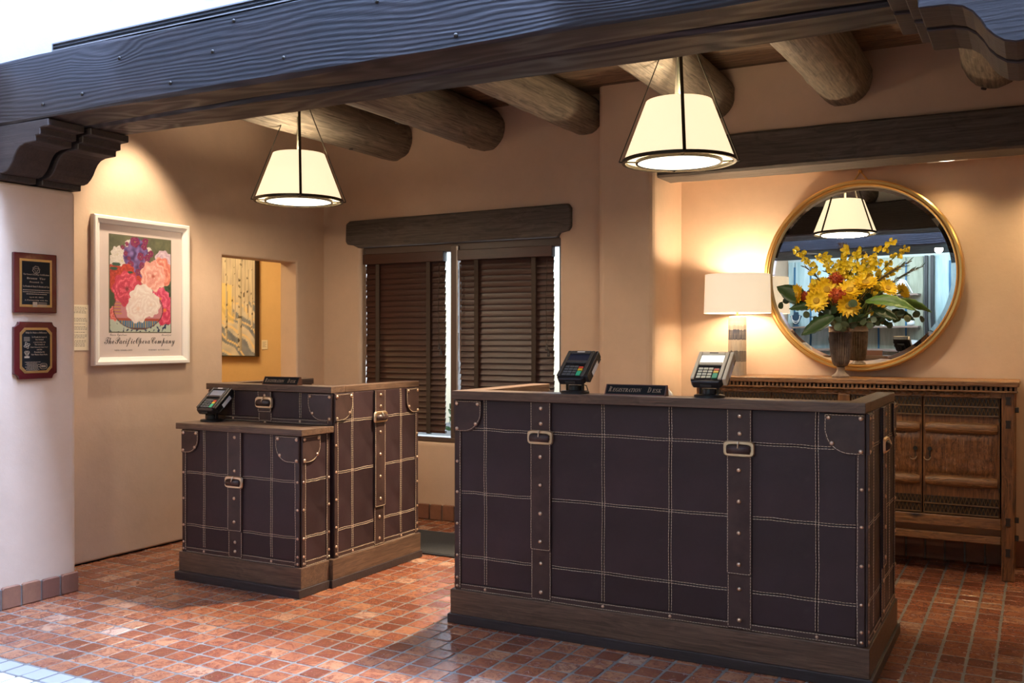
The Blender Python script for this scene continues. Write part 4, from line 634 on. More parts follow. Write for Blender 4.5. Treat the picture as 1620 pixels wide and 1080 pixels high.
# round logs (vigas)
def viga(x, r, zc, y1, seed, label):
    rv = random.Random(seed); n, m = 26, 46; vs = []; fs = []; ph = [rv.uniform(0, 6.3) for _ in range(6)]
    y0 = 3.15; kn = [(rv.uniform(y0, y1), rv.uniform(math.pi, 2*math.pi)) for _ in range(7)]
    for i in range(m+1):
        yy = y0+(y1+0.03-y0)*i/m
        for k in range(n):
            a = 2*math.pi*k/n
            rr = r*(1+0.018*math.sin(2*a+ph[0]+yy*.8)+0.012*math.sin(5*a+ph[1])+0.015*math.sin(yy*4+ph[2]+a)+0.012*math.sin(9*a+ph[3]+yy*3)) + rv.uniform(-.0015, .0015)
            for ky, ka in kn:
                d2 = ((yy-ky)/0.05)**2 + ((a-ka)*r/0.04)**2; rr += 0.008*math.exp(-d2)
            if i >= m-1: rr *= 0.985
            vs.append((x+rr*math.cos(a)+0.01*math.sin(yy*1.5+ph[4]), yy, zc+rr*math.sin(a)))
    for i in range(m):
        for k in range(n): fs.append((i*n+k, i*n+(k+1) % n, (i+1)*n+(k+1) % n, (i+1)*n+k))
    fs += [tuple(range(n)), tuple(range(m*n, m*n+n))]
    o = MB().add(vs, fs).obj('ceiling_log', VIGA, smooth=True, origin=(x, y1, zc))
    tag(o, label, 'ceiling log', 'round log rafters')
    mk = MB()
    for ky, ka in kn[:4]:
        if r*1.0 < 0: continue
        c = Vector((x+(r+.004)*math.cos(ka), ky, zc+(r+.004)*math.sin(ka))); nn = Vector((math.cos(ka), 0, math.sin(ka)))
        inst_knot = MB().cyl(c, c+nn*0.008, 0.016, 0.012, 9).obj('knot', CORB, o, smooth=False)
viga(-4.29, 0.158, 2.850, YB, 21, 'round weathered log rafter behind the left pendant lamp, leftmost of six')
viga(-3.49, 0.155, 2.846, YB, 22, 'round weathered log rafter ending above the window lintel, second from left')
viga(-2.72, 0.135, 2.866, YB, 23, 'round weathered log rafter ending left of the larger pendant, third from left')
viga(-1.79, 0.155, 2.846, YP, 24, 'round weathered log rafter directly behind the larger pendant lamp')
viga(-1.005, 0.155, 2.852, YP, 25, 'round weathered log rafter above the round mirror, second from right')
viga(-0.22, 0.155, 2.858, YP, 26, 'short visible round log at top right beside the corbel, rightmost')
# timber soffit over the camera and shop, seen only in the mirror
so = empty('passage_soffit', (-1.2, 1, 2.39), 'dark timber soffit reflected in the round mirror', 'soffit')
MB().box(-4.51, 2.14, 1.70, 1.775, 2.392, 2.695).obj('fascia', BEAM, so, bevel=0.01)
for i in range(6):
    MB().box(-4.51, 2.14, 0.50+i*0.20, 0.695+i*0.20, 2.39, 2.45).obj('plank', BEAM, so, bevel=0.006)
MB().box(-4.51, 2.14, 0.50, 1.70, 2.45, 2.695).obj('core', DARK, so)

# ================================================================== DESKS clad in stitched leather
def rivet_mesh(r):
    return MB().lathe([(r, 0.0), (r*0.95, r*0.25), (r*0.72, r*0.55), (r*0.35, r*0.72), (r*0.05, r*0.76)], n=10).mesh('rivet', BRASS, True)
RV, RVS = rivet_mesh(0.0096), rivet_mesh(0.0074)
Z3 = Vector((0,0,1))
class Face:
    """one leather-clad face of a desk: u along the face, v up, w outward"""
    def __init__(s, desk, O, U, N): s.d = desk; s.O = Vector(O); s.U = Vector(U); s.N = Vector(N); s.rot = s.N.to_track_quat('Z', 'Y').to_euler()
    def P(s, u, v, w=0.0): return s.O + s.U*u + Z3*v + s.N*w
    def slab(s, name, poly, w0, w1, mat, parent=None, bevel=0.002):
        c = s.P(sum(p[0] for p in poly)/len(poly), sum(p[1] for p in poly)/len(poly), w0)
        return MB().prism(poly, s.O + s.N*w0, s.U, Z3, s.N, w1-w0).obj(name, mat, parent or s.d, bevel=bevel, seg=2, origin=c)
    def rivet(s, u, v, w, parent=None, small=False): return inst('rivet', RVS if small else RV, parent or s.d, s.P(u, v, w), rot=s.rot)
    def stitches(s, paths, w, parent=None, dash=0.0085, gap=0.0030, wd=0.0016):
        mb = MB(); rr = random.Random(5)
        for path in paths:
            for (a, b) in zip(path[:-1], path[1:]):
                L = math.hypot(b[0]-a[0], b[1]-a[1])
                if L < 1e-5: continue
                du, dv = (b[0]-a[0])/L, (b[1]-a[1])/L; n = max(1, int(L/(dash+gap))); st = L/n
                for i in range(n):
                    t0 = i*st+gap/2; t1 = (i+1)*st-gap/2; j = rr.uniform(-.0006, .0006)
                    q = [(a[0]+du*t0-dv*(wd/2+j), a[1]+dv*t0+du*(wd/2+j)), (a[0]+du*t1-dv*(wd/2+j), a[1]+dv*t1+du*(wd/2+j)),
                         (a[0]+du*t1+dv*(wd/2-j), a[1]+dv*t1-du*(wd/2-j)), (a[0]+du*t0+dv*(wd/2-j), a[1]+dv*t0-du*(wd/2-j))]
                    vs = [s.P(x, y, w-0.001) for x, y in q] + [s.P(x, y, w+0.0011) for x, y in q]
                    mb.add(vs, [(0,1,5,4), (1,2,6,5), (2,3,7,6), (3,0,4,7), (4,5,6,7)])
        return tag(mb.obj('stitching', THREAD, parent or s.d), kind='stuff')
    def wobble(s, a, b, seed, amp=0.0022, n=10):
        rr = random.Random(seed); L = math.hypot(b[0]-a[0], b[1]-a[1]); du, dv = (b[0]-a[0])/L, (b[1]-a[1])/L; p1, p2 = rr.uniform(0, 6), rr.uniform(0, 6)
        return [(a[0]+du*L*i/n-dv*amp*math.sin(p1+i*1.1)*math.sin(p2+i*.5), a[1]+dv*L*i/n+du*amp*math.sin(p1+i*1.1)*math.sin(p2+i*.5)) for i in range(n+1)]

def clad(f, u0, u1, v0, v1, seams_u, seams_v, straps, patches, edge_rivets, bind=0.032, botbind=0.030, bottom_rivets=True, seed=0):
    """straps: (centre u, width, buckle v or None, end v of the upper flap); patches: (side, width, height)"""
    W0, W1 = 0.0, 0.006
    # columns: seams and straps both split the leather into panels
    ucut = sorted([u0+bind, u1-bind] + list(seams_u) + [x[0] for x in straps])
    vcut = sorted([v0+botbind] + list(seams_v) + [v1])
    for a, b in zip(ucut[:-1], ucut[1:]):
        for c, d in zip(vcut[:-1], vcut[1:]):
            g = 0.0008
            f.slab('leather_panel', [(a+g, c+g), (b-g, c+g), (b-g, d-g), (a+g, d-g)], W0, W1, LEATHER, bevel=0.0025)
    # double seams
    ps = []
    for i, u in enumerate(seams_u):
        for e in (-0.0055, 0.0055): ps.append(f.wobble((u+e, v0+botbind+.006), (u+e, v1), seed+i))
    for i, v in enumerate(seams_v):
        for e in (-0.0050, 0.0050):
            stops = sorted([u0+bind] + [u1-bind] + [k for x in straps for k in (x[0]-x[1]/2-.002, x[0]+x[1]/2+.002)])
            for k in range(0, len(stops), 2): ps.append(f.wobble((stops[k], v+e), (stops[k+1], v+e), seed+50+i))
    f.stitches(ps, W1)
    # edge bindings
    for (a, b, inner) in ((u0, u0+bind, u0+bind-.005), (u1-bind, u1, u1-bind+.005)):
        o = f.slab('edge_binding', [(a, v0), (b, v0), (b, v1), (a, v1)], 0.0, 0.010, STRAP, bevel=0.003)
        f.stitches([f.wobble((inner, v0+.01), (inner, v1-.005), seed+int(a*100))], 0.010, o)
        for v in edge_rivets: f.rivet((a+b)/2+(0.004 if a == u0 else -0.004)*-1, v, 0.010, o, True)
    o = f.slab('edge_binding', [(u0+bind, v0), (u1-bind, v0), (u1-bind, v0+botbind), (u0+bind, v0+botbind)], 0.0, 0.009, STRAP, bevel=0.003)
    f.stitches([f.wobble((u0+bind, v0+botbind-.004), (u1-bind, v0+botbind-.004), seed+7, 0.001), f.wobble((u0+bind, v0+.004), (u1-bind, v0+.004), seed+8, 0.001)], 0.009, o)
    if bottom_rivets:
        for u in seams_u: f.rivet(u, v0+botbind*.5, 0.009, o, True)
    # straps
    for (u, w, bv, ve) in straps:
        h = w/2
        lo = f.slab('strap', [(u-h, v0+.004), (u+h, v0+.004), (u+h, v1), (u-h, v1)], 0.005, 0.012, STRAP, bevel=0.0022)
        pth = [[(u-h+.004, v0+.012), (u-h+.004, v1-.002)], [(u+h-.004, v0+.012), (u+h-.004, v1-.002)], [(u-h+.004, v0+.009), (u+h-.004, v0+.009)]]
        if ve:
            f.stitches([[(u-h+.004, v0+.012), (u-h+.004, ve-.004)], [(u+h-.004, v0+.012), (u+h-.004, ve-.004)], [(u-h+.004, v0+.009), (u+h-.004, v0+.009)]], 0.012, lo)
            top = bv if bv else v1
            fl = f.slab('strap', [(u-h-.001, ve), (u+h+.001, ve+.002), (u+h+.001, v1), (u-h-.001, v1)], 0.012, 0.019, STRAP, bevel=0.0022)
            f.stitches([[(u-h+.003, ve+.006), (u-h+.003, v1-.002)], [(u+h-.003, ve+.006), (u+h-.003, v1-.002)], [(u-h+.003, ve+.004), (u+h-.003, ve+.005)]], 0.019, fl)
            for v in ((v1-.028, bv+.062) if bv and bv+.062 < v1-.04 else (v1-.022,) if bv and v1-bv > .05 else ()): f.rivet(u+.003, v, 0.019, fl)
            v = (bv or v1) - 0.088
            while v > ve+.02: f.rivet(u, v, 0.019, fl); v -= 0.128
            n2 = 2 if ve-v0 > .12 else 1
            for k in range(n2): f.rivet(u, ve-0.06-k*(ve-v0-.10), 0.012, lo)
        else:
            f.stitches(pth, 0.012, lo)
            f.rivet(u, v1-.02, 0.012, lo); f.rivet(u, v0+.025, 0.012, lo)
        if bv:
            bw = 0.13*w/0.10; bh = 0.066
            root = f.slab('buckle', [(u-bw*.36, bv-bh*.30), (u+bw*.36, bv-bh*.30), (u+bw*.36, bv+bh*.30), (u-bw*.36, bv+bh*.30)], 0.018, 0.020, STRAP, bevel=0)
            # frame: rounded rectangular ring
            mb = MB(); k = 24; ring = []
            for i in range(k):
                a = 2*math.pi*i/k; cx = math.copysign(abs(math.cos(a))**0.35, math.cos(a))*bw/2; cy = math.copysign(abs(math.sin(a))**0.35, math.sin(a))*bh/2
                ring.append((cx, cy))
            q = 0.0085
            sec = [(-q, 0.019), (-q*.6, 0.028), (q*.6, 0.028), (q, 0.019)]
            vs = []; fs = []
            for (cx, cy) in ring:
                for (e, ww) in sec:
                    vs.append(f.P(u+cx-math.copysign(1, cx)*(q-e if abs(cx) > bw*.44 else (q-e)*abs(cx)/(bw*.5)), bv+cy-math.copysign(1, cy)*(q-e if abs(cy) > bh*.38 else (q-e)*abs(cy)/(bh*.5)), ww))
            for i in range(k):
                for j in range(4): fs.append((i*4+j, ((i+1) % k)*4+j, ((i+1) % k)*4+(j+1) % 4, i*4+(j+1) % 4))
            mb.add(vs, fs).obj('buckle_frame', BUCKLE, root, auto=45)
            # rolled leather through the frame, and the prong
            MB().cyl(f.P(u-bw*.36, bv-.003, 0.024), f.P(u+bw*.36, bv-.003, 0.024), 0.0185, n=14).obj('loop', STRAP, root, smooth=True)
            MB().tube([f.P(u, bv+bh*.46, .030), f.P(u, bv+bh*.25, .040), f.P(u, bv+.004, .044)], [.0035, .003, .002], 6).obj('prong', BUCKLE, root)
    # corner patches
    for (side, pw, phh) in patches:
        sg = 1 if side == 'L' else -1; e = u0 if side == 'L' else u1
        rad = min(pw, phh)*0.62; poly = [(0, 0), (pw-rad, 0)] + [(pw-rad+rad*math.sin(k*math.pi/16), rad-rad*math.cos(k*math.pi/16)) for k in range(1, 8)] + [(pw, rad), (pw, phh), (0, phh)]
        pp = [(e+sg*a, v1-.004-phh+b) for a, b in poly]
        o = f.slab('corner_patch', pp, 0.006, 0.015, STRAP, bevel=0.0025)
        ins = [(e+sg*(a-.005 if a > .01 else a), v1-.004-phh+(b+.005 if b < phh*.5 else b-.004)) for a, b in poly[1:-1]]
        f.stitches([ins, [(e+sg*.004, v1-.009), (e+sg*(pw-.006), v1-.009)], [(e+sg*.004, v1-.004-phh+.005), ins[0]]], 0.015, o)
        for (a, b) in ((0.014, phh-.016), (pw-.018, phh-.016), (0.014, .014), (pw*.80, phh*.27)): f.rivet(e+sg*a, v1-.004-phh+b, 0.015, o, pw < .12)

def box_part(name, b, mat, parent, bevel=0.004): return MB().box(*b).obj(name, mat, parent, bevel=bevel, origin=((b[0]+b[1])/2, (b[2]+b[3])/2, b[4]))
# ---------------- long registration desk
D1 = empty('reception_desk', (-1.51, 4.3, 0), 'long dark leather reception desk with stitched squares, buckled straps and oak top', 'desk')
YF, X0, X1, YR = 3.93, -2.436, -0.586, 4.735
# carcass: front wall, side arms, inner worktop, back kick
box_part('carcass', (X0+.004, X1-.004, YF+.004, 4.035, 0.12, 1.058), LEATHER, D1, 0)
box_part('side_wall', (X0+.004, X0+.085, 4.035, YR, 0.12, 1.058), OAKY, D1, 0)
box_part('side_wall', (X1-.075, X1-.004, 4.035, YR, 0.12, 1.058), OAKY, D1, 0)
box_part('worktop', (X0+.085, X1-.075, 4.035, YR, 0.72, 0.755), OAK, D1)
box_part('plinth', (X0-.020, X1+.020, YF-.022, YR+.002, 0.042, 0.158), OAK, D1, 0.003)
box_part('kick_board', (X0-.030, X1+.032, YF-.034, YR+.012, 0.0, 0.043), KICK, D1, 0.003)
# oak top: front board and two arms, mitred
box_part('top_board', (X0-.004, X1+.006, 3.895, 4.02, 1.060, 1.100), OAK, D1, 0.003)
box_part('top_board', (X0-.004, X0+.095, 4.0205, YR+.008, 1.060, 1.0995), OAKY, D1, 0.003)
box_part('top_board', (X1-.075, X1+.006, 4.0205, YR+.008, 1.060, 1.0995), OAKY, D1, 0.003)
ER = [0.175, 0.215, 0.32, 0.47, 0.62, 0.765]
f = Face(D1, (0, YF, 0), (1,0,0), (0,-1,0))
clad(f, X0, X1, 0.158, 1.059, [-2.272, -1.676, -1.369, -0.765], [0.318, 0.620, 0.920], [(-1.978, 0.100, 0.900, 0.388), (-1.072, 0.100, 0.898, 0.384)], [('L', 0.145, 0.148), ('R', 0.152, 0.158)], ER, seed=1)
f = Face(D1, (X1, 0, 0), (0,1,0), (1,0,0))
clad(f, YF, YR, 0.158, 1.059, [4.10, 4.565], [0.318, 0.620, 0.920], [(4.333, 0.095, 0.900, 0.388)], [('L', 0.09, 0.158), ('R', 0.09, 0.158)], ER, seed=2)
f = Face(D1, (X0, 0, 0), (0,-1,0), (-1,0,0))
clad(f, -YR, -YF, 0.158, 1.059, [-4.565, -4.10], [0.318, 0.620, 0.920], [(-4.333, 0.095, 0.900, 0.388)], [('L', 0.09, 0.158), ('R', 0.09, 0.158)], ER, seed=3)
# ---------------- two-level desk on the left
D2 = empty('reception_desk', (-3.8, 4.4, 0), 'two level dark leather reception desk by the left wall with lower front counter', 'desk')
xa, xb = -4.236, -3.384            # lower front part
box_part('carcass', (xa+.004, xb-.004, 3.924, 4.16, 0.12, 0.838), LEATHER, D2, 0)
box_part('plinth', (xa-.015, xb+.020, 3.90, 4.13, 0.042, 0.150), OAK, D2, 0.003)
box_part('kick_board', (xa-.02, xb+.030, 3.872, 4.12, 0.0, 0.043), KICK, D2, 0.003)
box_part('top_board', (xa-.032, xb+.032, 3.893, 4.154, 0.838, 0.872), OAK, D2, 0.003)
f = Face(D2, (0, 3.92, 0), (1,0,0), (0,-1,0))
ER2 = [0.168, 0.205, 0.30, 0.45, 0.595]
clad(f, xa, xb, 0.150, 0.838, [-4.068, -3.577], [0.303, 0.597], [(-3.832, 0.098, 0.567, 0.300)], [('L', 0.13, 0.128), ('R', 0.16, 0.14)], ER2, seed=11)
f = Face(D2, (xb, 0, 0), (0,1,0), (1,0,0))
clad(f, 3.92, 4.15, 0.150, 0.838, [], [0.303, 0.597], [], [('L', 0.145, 0.14)], ER2, seed=12)
Xa, Xb, Ya, Yb = -4.275, -3.362, 4.16, 4.965   # tall rear part
box_part('carcass', (Xa+.004, Xb-.004, Ya+.004, 4.27, 0.12, 1.048), LEATHER, D2, 0)
box_part('side_wall', (Xa+.004, Xa+.085, 4.27, Yb, 0.12, 1.048), OAKY, D2, 0)
box_part('side_wall', (Xb-.085, Xb-.004, 4.27, Yb, 0.12, 1.048), OAKY, D2, 0)
box_part('worktop', (Xa+.085, Xb-.085, 4.27, Yb, 0.72, 0.755), OAK, D2)
box_part('plinth', (Xa-.012, Xb+.020, 4.132, Yb+.012, 0.042, 0.152), OAKY, D2, 0.003)
box_part('kick_board', (Xa-.02, Xb+.024, 4.122, Yb+.025, 0.0, 0.043), KICK, D2, 0.003)
box_part('top_board', (Xa-.008, Xb+.006, 4.135, 4.26, 1.049, 1.085), OAK, D2, 0.003)
box_part('top_board', (Xa-.008, Xa+.09, 4.2605, Yb+.015, 1.049, 1.0845), OAKY, D2, 0.003)
box_part('top_board', (Xb-.09, Xb+.006, 4.2605, Yb+.015, 1.049, 1.0845), OAKY, D2, 0.003)
f = Face(D2, (0, Ya, 0), (1,0,0), (0,-1,0))
clad(f, Xa, Xb, 0.874, 1.048, [-4.085, -3.587], [], [(-3.838, 0.098, 0.985, 0.93)], [('L', 0.125, 0.14), ('R', 0.165, 0.148)], [], botbind=0.026, seed=13)
f = Face(D2, (Xb, 0, 0), (0,1,0), (1,0,0))
clad(f, Ya, Yb, 0.152, 1.048, [4.318, 4.785], [0.303, 0.615, 0.892], [(4.563, 0.097, 0.893, 0.375)], [('L', 0.155, 0.148), ('R', 0.13, 0.15)], ER, seed=14)

# ================================================================== BLINDS
def blind(x0, x1, tapes, wand_x, cord_x, zb, label):
    n = int((1.905-zb)/0.0415); root = empty('window_blind', ((x0+x1)/2, 6.09, zb), label, 'blind', 'wooden blinds in the window')
    MB().box(x0, x1, 6.048, 6.062, 1.915, 1.992).box(x0, x0+.012, 6.062, 6.105, 1.915, 1.992).box(x1-.012, x1, 6.062, 6.105, 1.915, 1.992).obj('valance', SLATW, root, bevel=0.004)
    a = R(74); hw = 0.0265; c, s = math.cos(a)*hw, math.sin(a)*hw
    sv = MB(); xs0, xs1 = x0-(x0+x1)/2, x1-(x0+x1)/2
    nseg = 4; prof = []
    for i in range(nseg+1):
        k = -1+2*i/nseg; bow = 0.0025*(1-k*k); prof.append((k*c+bow*math.sin(a), k*s*-1 if False else k*s+bow*math.cos(a)*-1))
    vs = []; 
    for xx in (xs0+.004, xs1-.004):
        for (yy, zz) in prof: vs.append((xx, yy-.0012, zz))
        for (yy, zz) in reversed(prof): vs.append((xx, yy+.0016, zz))
    m = 2*(nseg+1)
    sm = sv.add(vs, [(i, (i+1) % m, m+(i+1) % m, m+i) for i in range(m)] + [tuple(range(m)), tuple(range(m, 2*m))]).mesh('slat', SLATW)
    rb = random.Random(int(x0*10))
    for i in range(n):
        inst('slat', sm, root, ((x0+x1)/2+rb.uniform(-.003, .003), 6.090, zb+0.046+i*(1.912-zb-0.046)/(n-1)), rot=(rb.uniform(-.03, .03), 0, 0))
    MB().box(x0, x1, 6.075, 6.105, zb, zb+0.022).obj('bottom_rail', SLATW, root, bevel=0.004)
    for tx in tapes:
        MB().box(tx-.0165, tx+.0165, 6.061, 6.064, zb-.004, 1.93).box(tx-.0165, tx+.0165, 6.064, 6.085, zb-.006, zb-.002).obj('ladder_tape', TAPE, root)
    MB().cyl((wand_x, 6.056, 1.90), (wand_x+.004, 6.056, 1.18), 0.0045, n=8).obj('tilt_wand', flat('wand_wood' + str(x0), (0.16, 0.085, 0.055), 0.4), root)
    MB().tube([(cord_x, 6.054, 1.90), (cord_x-.008, 6.054, 1.6), (cord_x-.002, 6.054, 1.30)], 0.0022, 5).obj('cord', TAPE, root)
    MB().lathe([(0.003, 0.05), (0.006, 0.035), (0.012, 0.006), (0.010, 0)], (cord_x-.002, 6.054, 1.26), 10).lathe([(0.003, 0.05), (0.006, 0.035), (0.011, 0.006), (0.010, 0)], (cord_x+.012, 6.054, 1.22), 10).obj('cord_tassel', KICK, root)
blind(-4.598, -3.863, (-4.468, -4.003), -4.575, -3.90, 0.640, 'brown slatted wooden blind in the left window half')
blind(-3.742, -2.970, (-3.588, -3.120), -3.722, -3.01, 0.640, 'brown slatted wooden blind in the right window half')

# ================================================================== PENDANT LAMPS
SHADE = NT('pendant_shade'); SHADE.p.inputs['Emission Color'].default_value = (1.0, 0.79, 0.50, 1); SHADE.p.inputs['Emission Strength'].default_value = 1.12
SHADE = SHADE.done((0.75, 0.68, 0.52), 0.8)
DIFF = emit('pendant_diffuser', (1.0, 0.93, 0.75), 2.4)
def pendant(x, y, zr, yaw, label):
    root = empty('pendant_lamp', (x, y, zr), label, 'pendant lamp', 'pendant lamps with cream shades')
    rb, rt_, h, zt = 0.272, 0.163, 0.296, 2.985
    MB().lathe([(rb, 0.008), (rt_, h), (rt_-.004, h), (rb-.004, 0.008)], (x, y, zr), 48, closed=False).obj('lamp_shade', SHADE, root, smooth=False, auto=30)
    MB().lathe([(0.001, -.006), (0.205, -.006), (0.205, 0.0), (0.001, 0.0)], (x, y, zr), 48).obj('diffuser', DIFF, root, smooth=False)
    MB().lathe([(0.266, -.008), (0.281, -.008), (0.281, 0.008), (0.266, 0.008), (0.266, -.008)], (x, y, zr), 48, closed=False).obj('rim_ring', IRON, root, auto=30)
    MB().lathe([(0.203, -.010), (0.214, -.010), (0.214, 0.004), (0.203, 0.004), (0.203, -.010)], (x, y, zr), 48, closed=False).obj('inner_ring', IRON, root, auto=30)
    MB().cyl((x, y, zr+0.20), (x, y, zt), 0.010, n=12).obj('stem', flat('stem_bronze' + str(x), (0.30, 0.31, 0.24), 0.4, 0.5), root, smooth=True)
    MB().lathe([(0.07, 0.0), (0.07, -.012), (0.045, -.022), (0.012, -.026)], (x, y, zt+.012), 24).obj('ceiling_canopy', IRON, root, auto=30)
    for k in range(4):
        a = yaw + k*math.pi/2; d = Vector((math.cos(a), math.sin(a), 0)); tn = Vector((-d.y, d.x, 0))
        top = Vector((x, y, zt-.03)) + d*0.012; bot = Vector((x, y, zr)) + d*0.296
        ax = (bot-top).normalized(); nn = ax.cross(tn)
        vs = [top+tn*sx*.008+nn*sy*.0025 for sx, sy in ((-1,-1),(1,-1),(1,1),(-1,1))] + [bot+tn*sx*.008+nn*sy*.0025 for sx, sy in ((-1,-1),(1,-1),(1,1),(-1,1))]
        m = MB().add(vs, [(0,1,2,3), (7,6,5,4), (0,4,5,1), (1,5,6,2), (2,6,7,3), (3,7,4,0)])
        q0 = Vector((x, y, zr-.002)) + d*0.205; m.add([q0+tn*sx*.005+Vector((0,0,sy*.003)) for sx, sy in ((-1,-1),(1,-1),(1,1),(-1,1))] + [bot+tn*sx*.005+Vector((0,0,sy*.003)) for sx, sy in ((-1,-1),(1,-1),(1,1),(-1,1))], [(0,1,2,3), (7,6,5,4), (0,4,5,1), (1,5,6,2), (2,6,7,3), (3,7,4,0)])
        m.obj('hanger_bar', IRON, root)
    l = light('pendant_up_light', 'POINT', (x+.03, y, zr+h-.05), 13, WARM, shadow_soft_size=0.05); 
    light('pendant_down_light', 'AREA', (x, y, zr-.014), 15, WARM, shape='DISK', size=0.40)
pendant(-1.575, 4.64, 2.226, math.atan2(-4.64, 1.575)+R(5), 'large cream cone pendant lamp above the long desk')
pendant(-4.155, 4.80, 2.224, math.atan2(-4.80, 4.155)+R(2), 'smaller looking cream cone pendant lamp above the left desk')
# recessed spots
for (p, tgt, e, ang) in SPOTS:
    dl = MB().lathe([(0.062, 0.0), (0.062, 0.03), (0.050, 0.032), (0.047, 0.004), (0.062, 0.0)], (p[0], p[1], p[2]+.003), 24, closed=False).obj('recessed_downlight', IRON, auto=30, origin=p)
    tag(dl, ['recessed spot in the plank ceiling close to the left wall', 'recessed spot in the plank ceiling before the window lintel', 'recessed spot in the plank ceiling between the third and fourth logs', 'recessed spot in the plank ceiling between the two rightmost logs', 'recessed spot in the plank ceiling right of the larger pendant'][SPOTS.index((p, tgt, e, ang))], 'downlight', 'recessed ceiling spots')
for x_, lab_ in ((-0.48, 'flat white downlight plate behind the beam above the mirror'), (0.16, 'added flat white downlight plate, unseen, brightening the niche wall from the right')):  # right plate is made up to go with the added niche light
    nd = MB().box(x_-.11, x_+.11, 6.18, 6.32, 2.398, 2.42).obj('niche_downlight', WHITEF)
    tag(nd, lab_, 'downlight', 'downlights in the niche'); MB().cyl((x_, 6.24, 2.399), (x_, 6.24, 2.394), 0.05, n=20).obj('lens', DIFF, nd)

# ================================================================== CARVED CABINET in the niche
CB = empty('carved_cabinet', (-1.02, 6.2, 0), 'carved rustic pine cabinet with four doors under the round mirror', 'cabinet')
cx0, cx1, yf, yk = -1.925, -0.115, 6.03, 6.425
box_part('top_board', (cx0-.02, cx1+.022, 5.985, 6.44, 1.078, 1.107), CABX, CB, 0.005)
mb = MB(); x = cx0-.005
while x < cx1: mb.box(x, x+.0125, 6.000, 6.03, 1.055, 1.078); x += 0.0245
tag(mb.obj('dentil_row', CABX, CB), kind='stuff')
box_part('moulding', (cx0-.015, cx1+.015, 5.993, 6.03, 1.046, 1.055), CABX, CB, 0.002)
MB().box(cx0, cx1, 6.024, 6.04, 1.050, 1.080).obj('dentil_back', DARK, CB)
# upper rail with scalloped carving
mb = MB().box(cx0+.06, cx1-.06, 6.022, 6.05, 1.014, 1.047); rr = random.Random(4); x = cx0+.08
while x < cx1-.10:
    mb.sphere((x, 6.022, 1.030+rr.uniform(-.003, .003)), 0.013, 8, 5, (1.3, .45, 1.0)); x += 0.034
mb.obj('upper_rail', CABX, CB, auto=40)
for (a, b) in ((cx0, cx0+.066), (cx1-.066, cx1)):
    for (c, d) in ((6.018, 6.085), (6.355, 6.42)):
        box_part('leg', (a, b, c, d, 0.0, 1.050), CABW, CB, 0.006)
KEYM = MB().prism([(-.013, -.022), (.013, -.022), (.010, 0), (.013, .022), (-.013, .022), (-.010, 0)], (0, 0, 0), (1,0,0), (0,0,1), (0,-1,0), 0.008).mesh('peg', CARVE)
for xx in (cx0+.033, cx1-.033):
    for zz in (1.00, 0.87, 0.33, 0.16): inst('peg', KEYM, CB, (xx, 6.019, zz))
for zz in (0.95, 0.34, 0.24): box_part('peg', (cx1, cx1+.02, 6.035, 6.06, zz-.015, zz+.015), CARVE, CB, 0.003)
box_part('bottom_rail', (cx0+.066, cx1-.066, 6.024, 6.07, 0.278, 0.342), CABX, CB, 0.006)
box_part('stretcher', (cx0+.066, cx1-.066, 6.045, 6.075, 0.192, 0.240), CABX, CB, 0.006)
box_part('side_panel', (cx1-.05, cx1-.03, 6.085, 6.355, 0.30, 1.05), CABW, CB)
box_part('side_panel', (cx0+.03, cx0+.05, 6.085, 6.355, 0.30, 1.05), CABW, CB)
box_part('back_panel', (cx0+.06, cx1-.06, 6.36, 6.375, 0.28, 1.05), CARVE, CB)
box_part('inner_floor', (cx0+.066, cx1-.066, 6.07, 6.36, 0.30, 0.32), CABX, CB)
box_part('centre_stile', (-1.055, -0.985, 6.020, 6.07, 0.342, 1.014), CABW, CB, 0.005)
def zigzag(x0, x1, z0, z1, y):
    mb = MB(); h = z1-z0; n = max(3, round((x1-x0)/0.021)); s = (x1-x0)/n
    for i in range(n):
        a = x0+i*s
        for (p, q, u, v) in ((a, z0, a+s/2, z1), (a+s/2, z1, a+s, z0)):
            w = s*0.16
            vs = [(p-w, y, q), (p+w, y, q), (u+w, y, v), (u-w, y, v), ((p), y-.007, q), (u, y-.007, v)]
            mb.add(vs, [(0, 4, 5, 3), (1, 2, 5, 4), (0, 1, 4), (3, 5, 2)])
    mb.box(x0, x1, y-.008, y, z0-.004, z0+.003)
    return mb
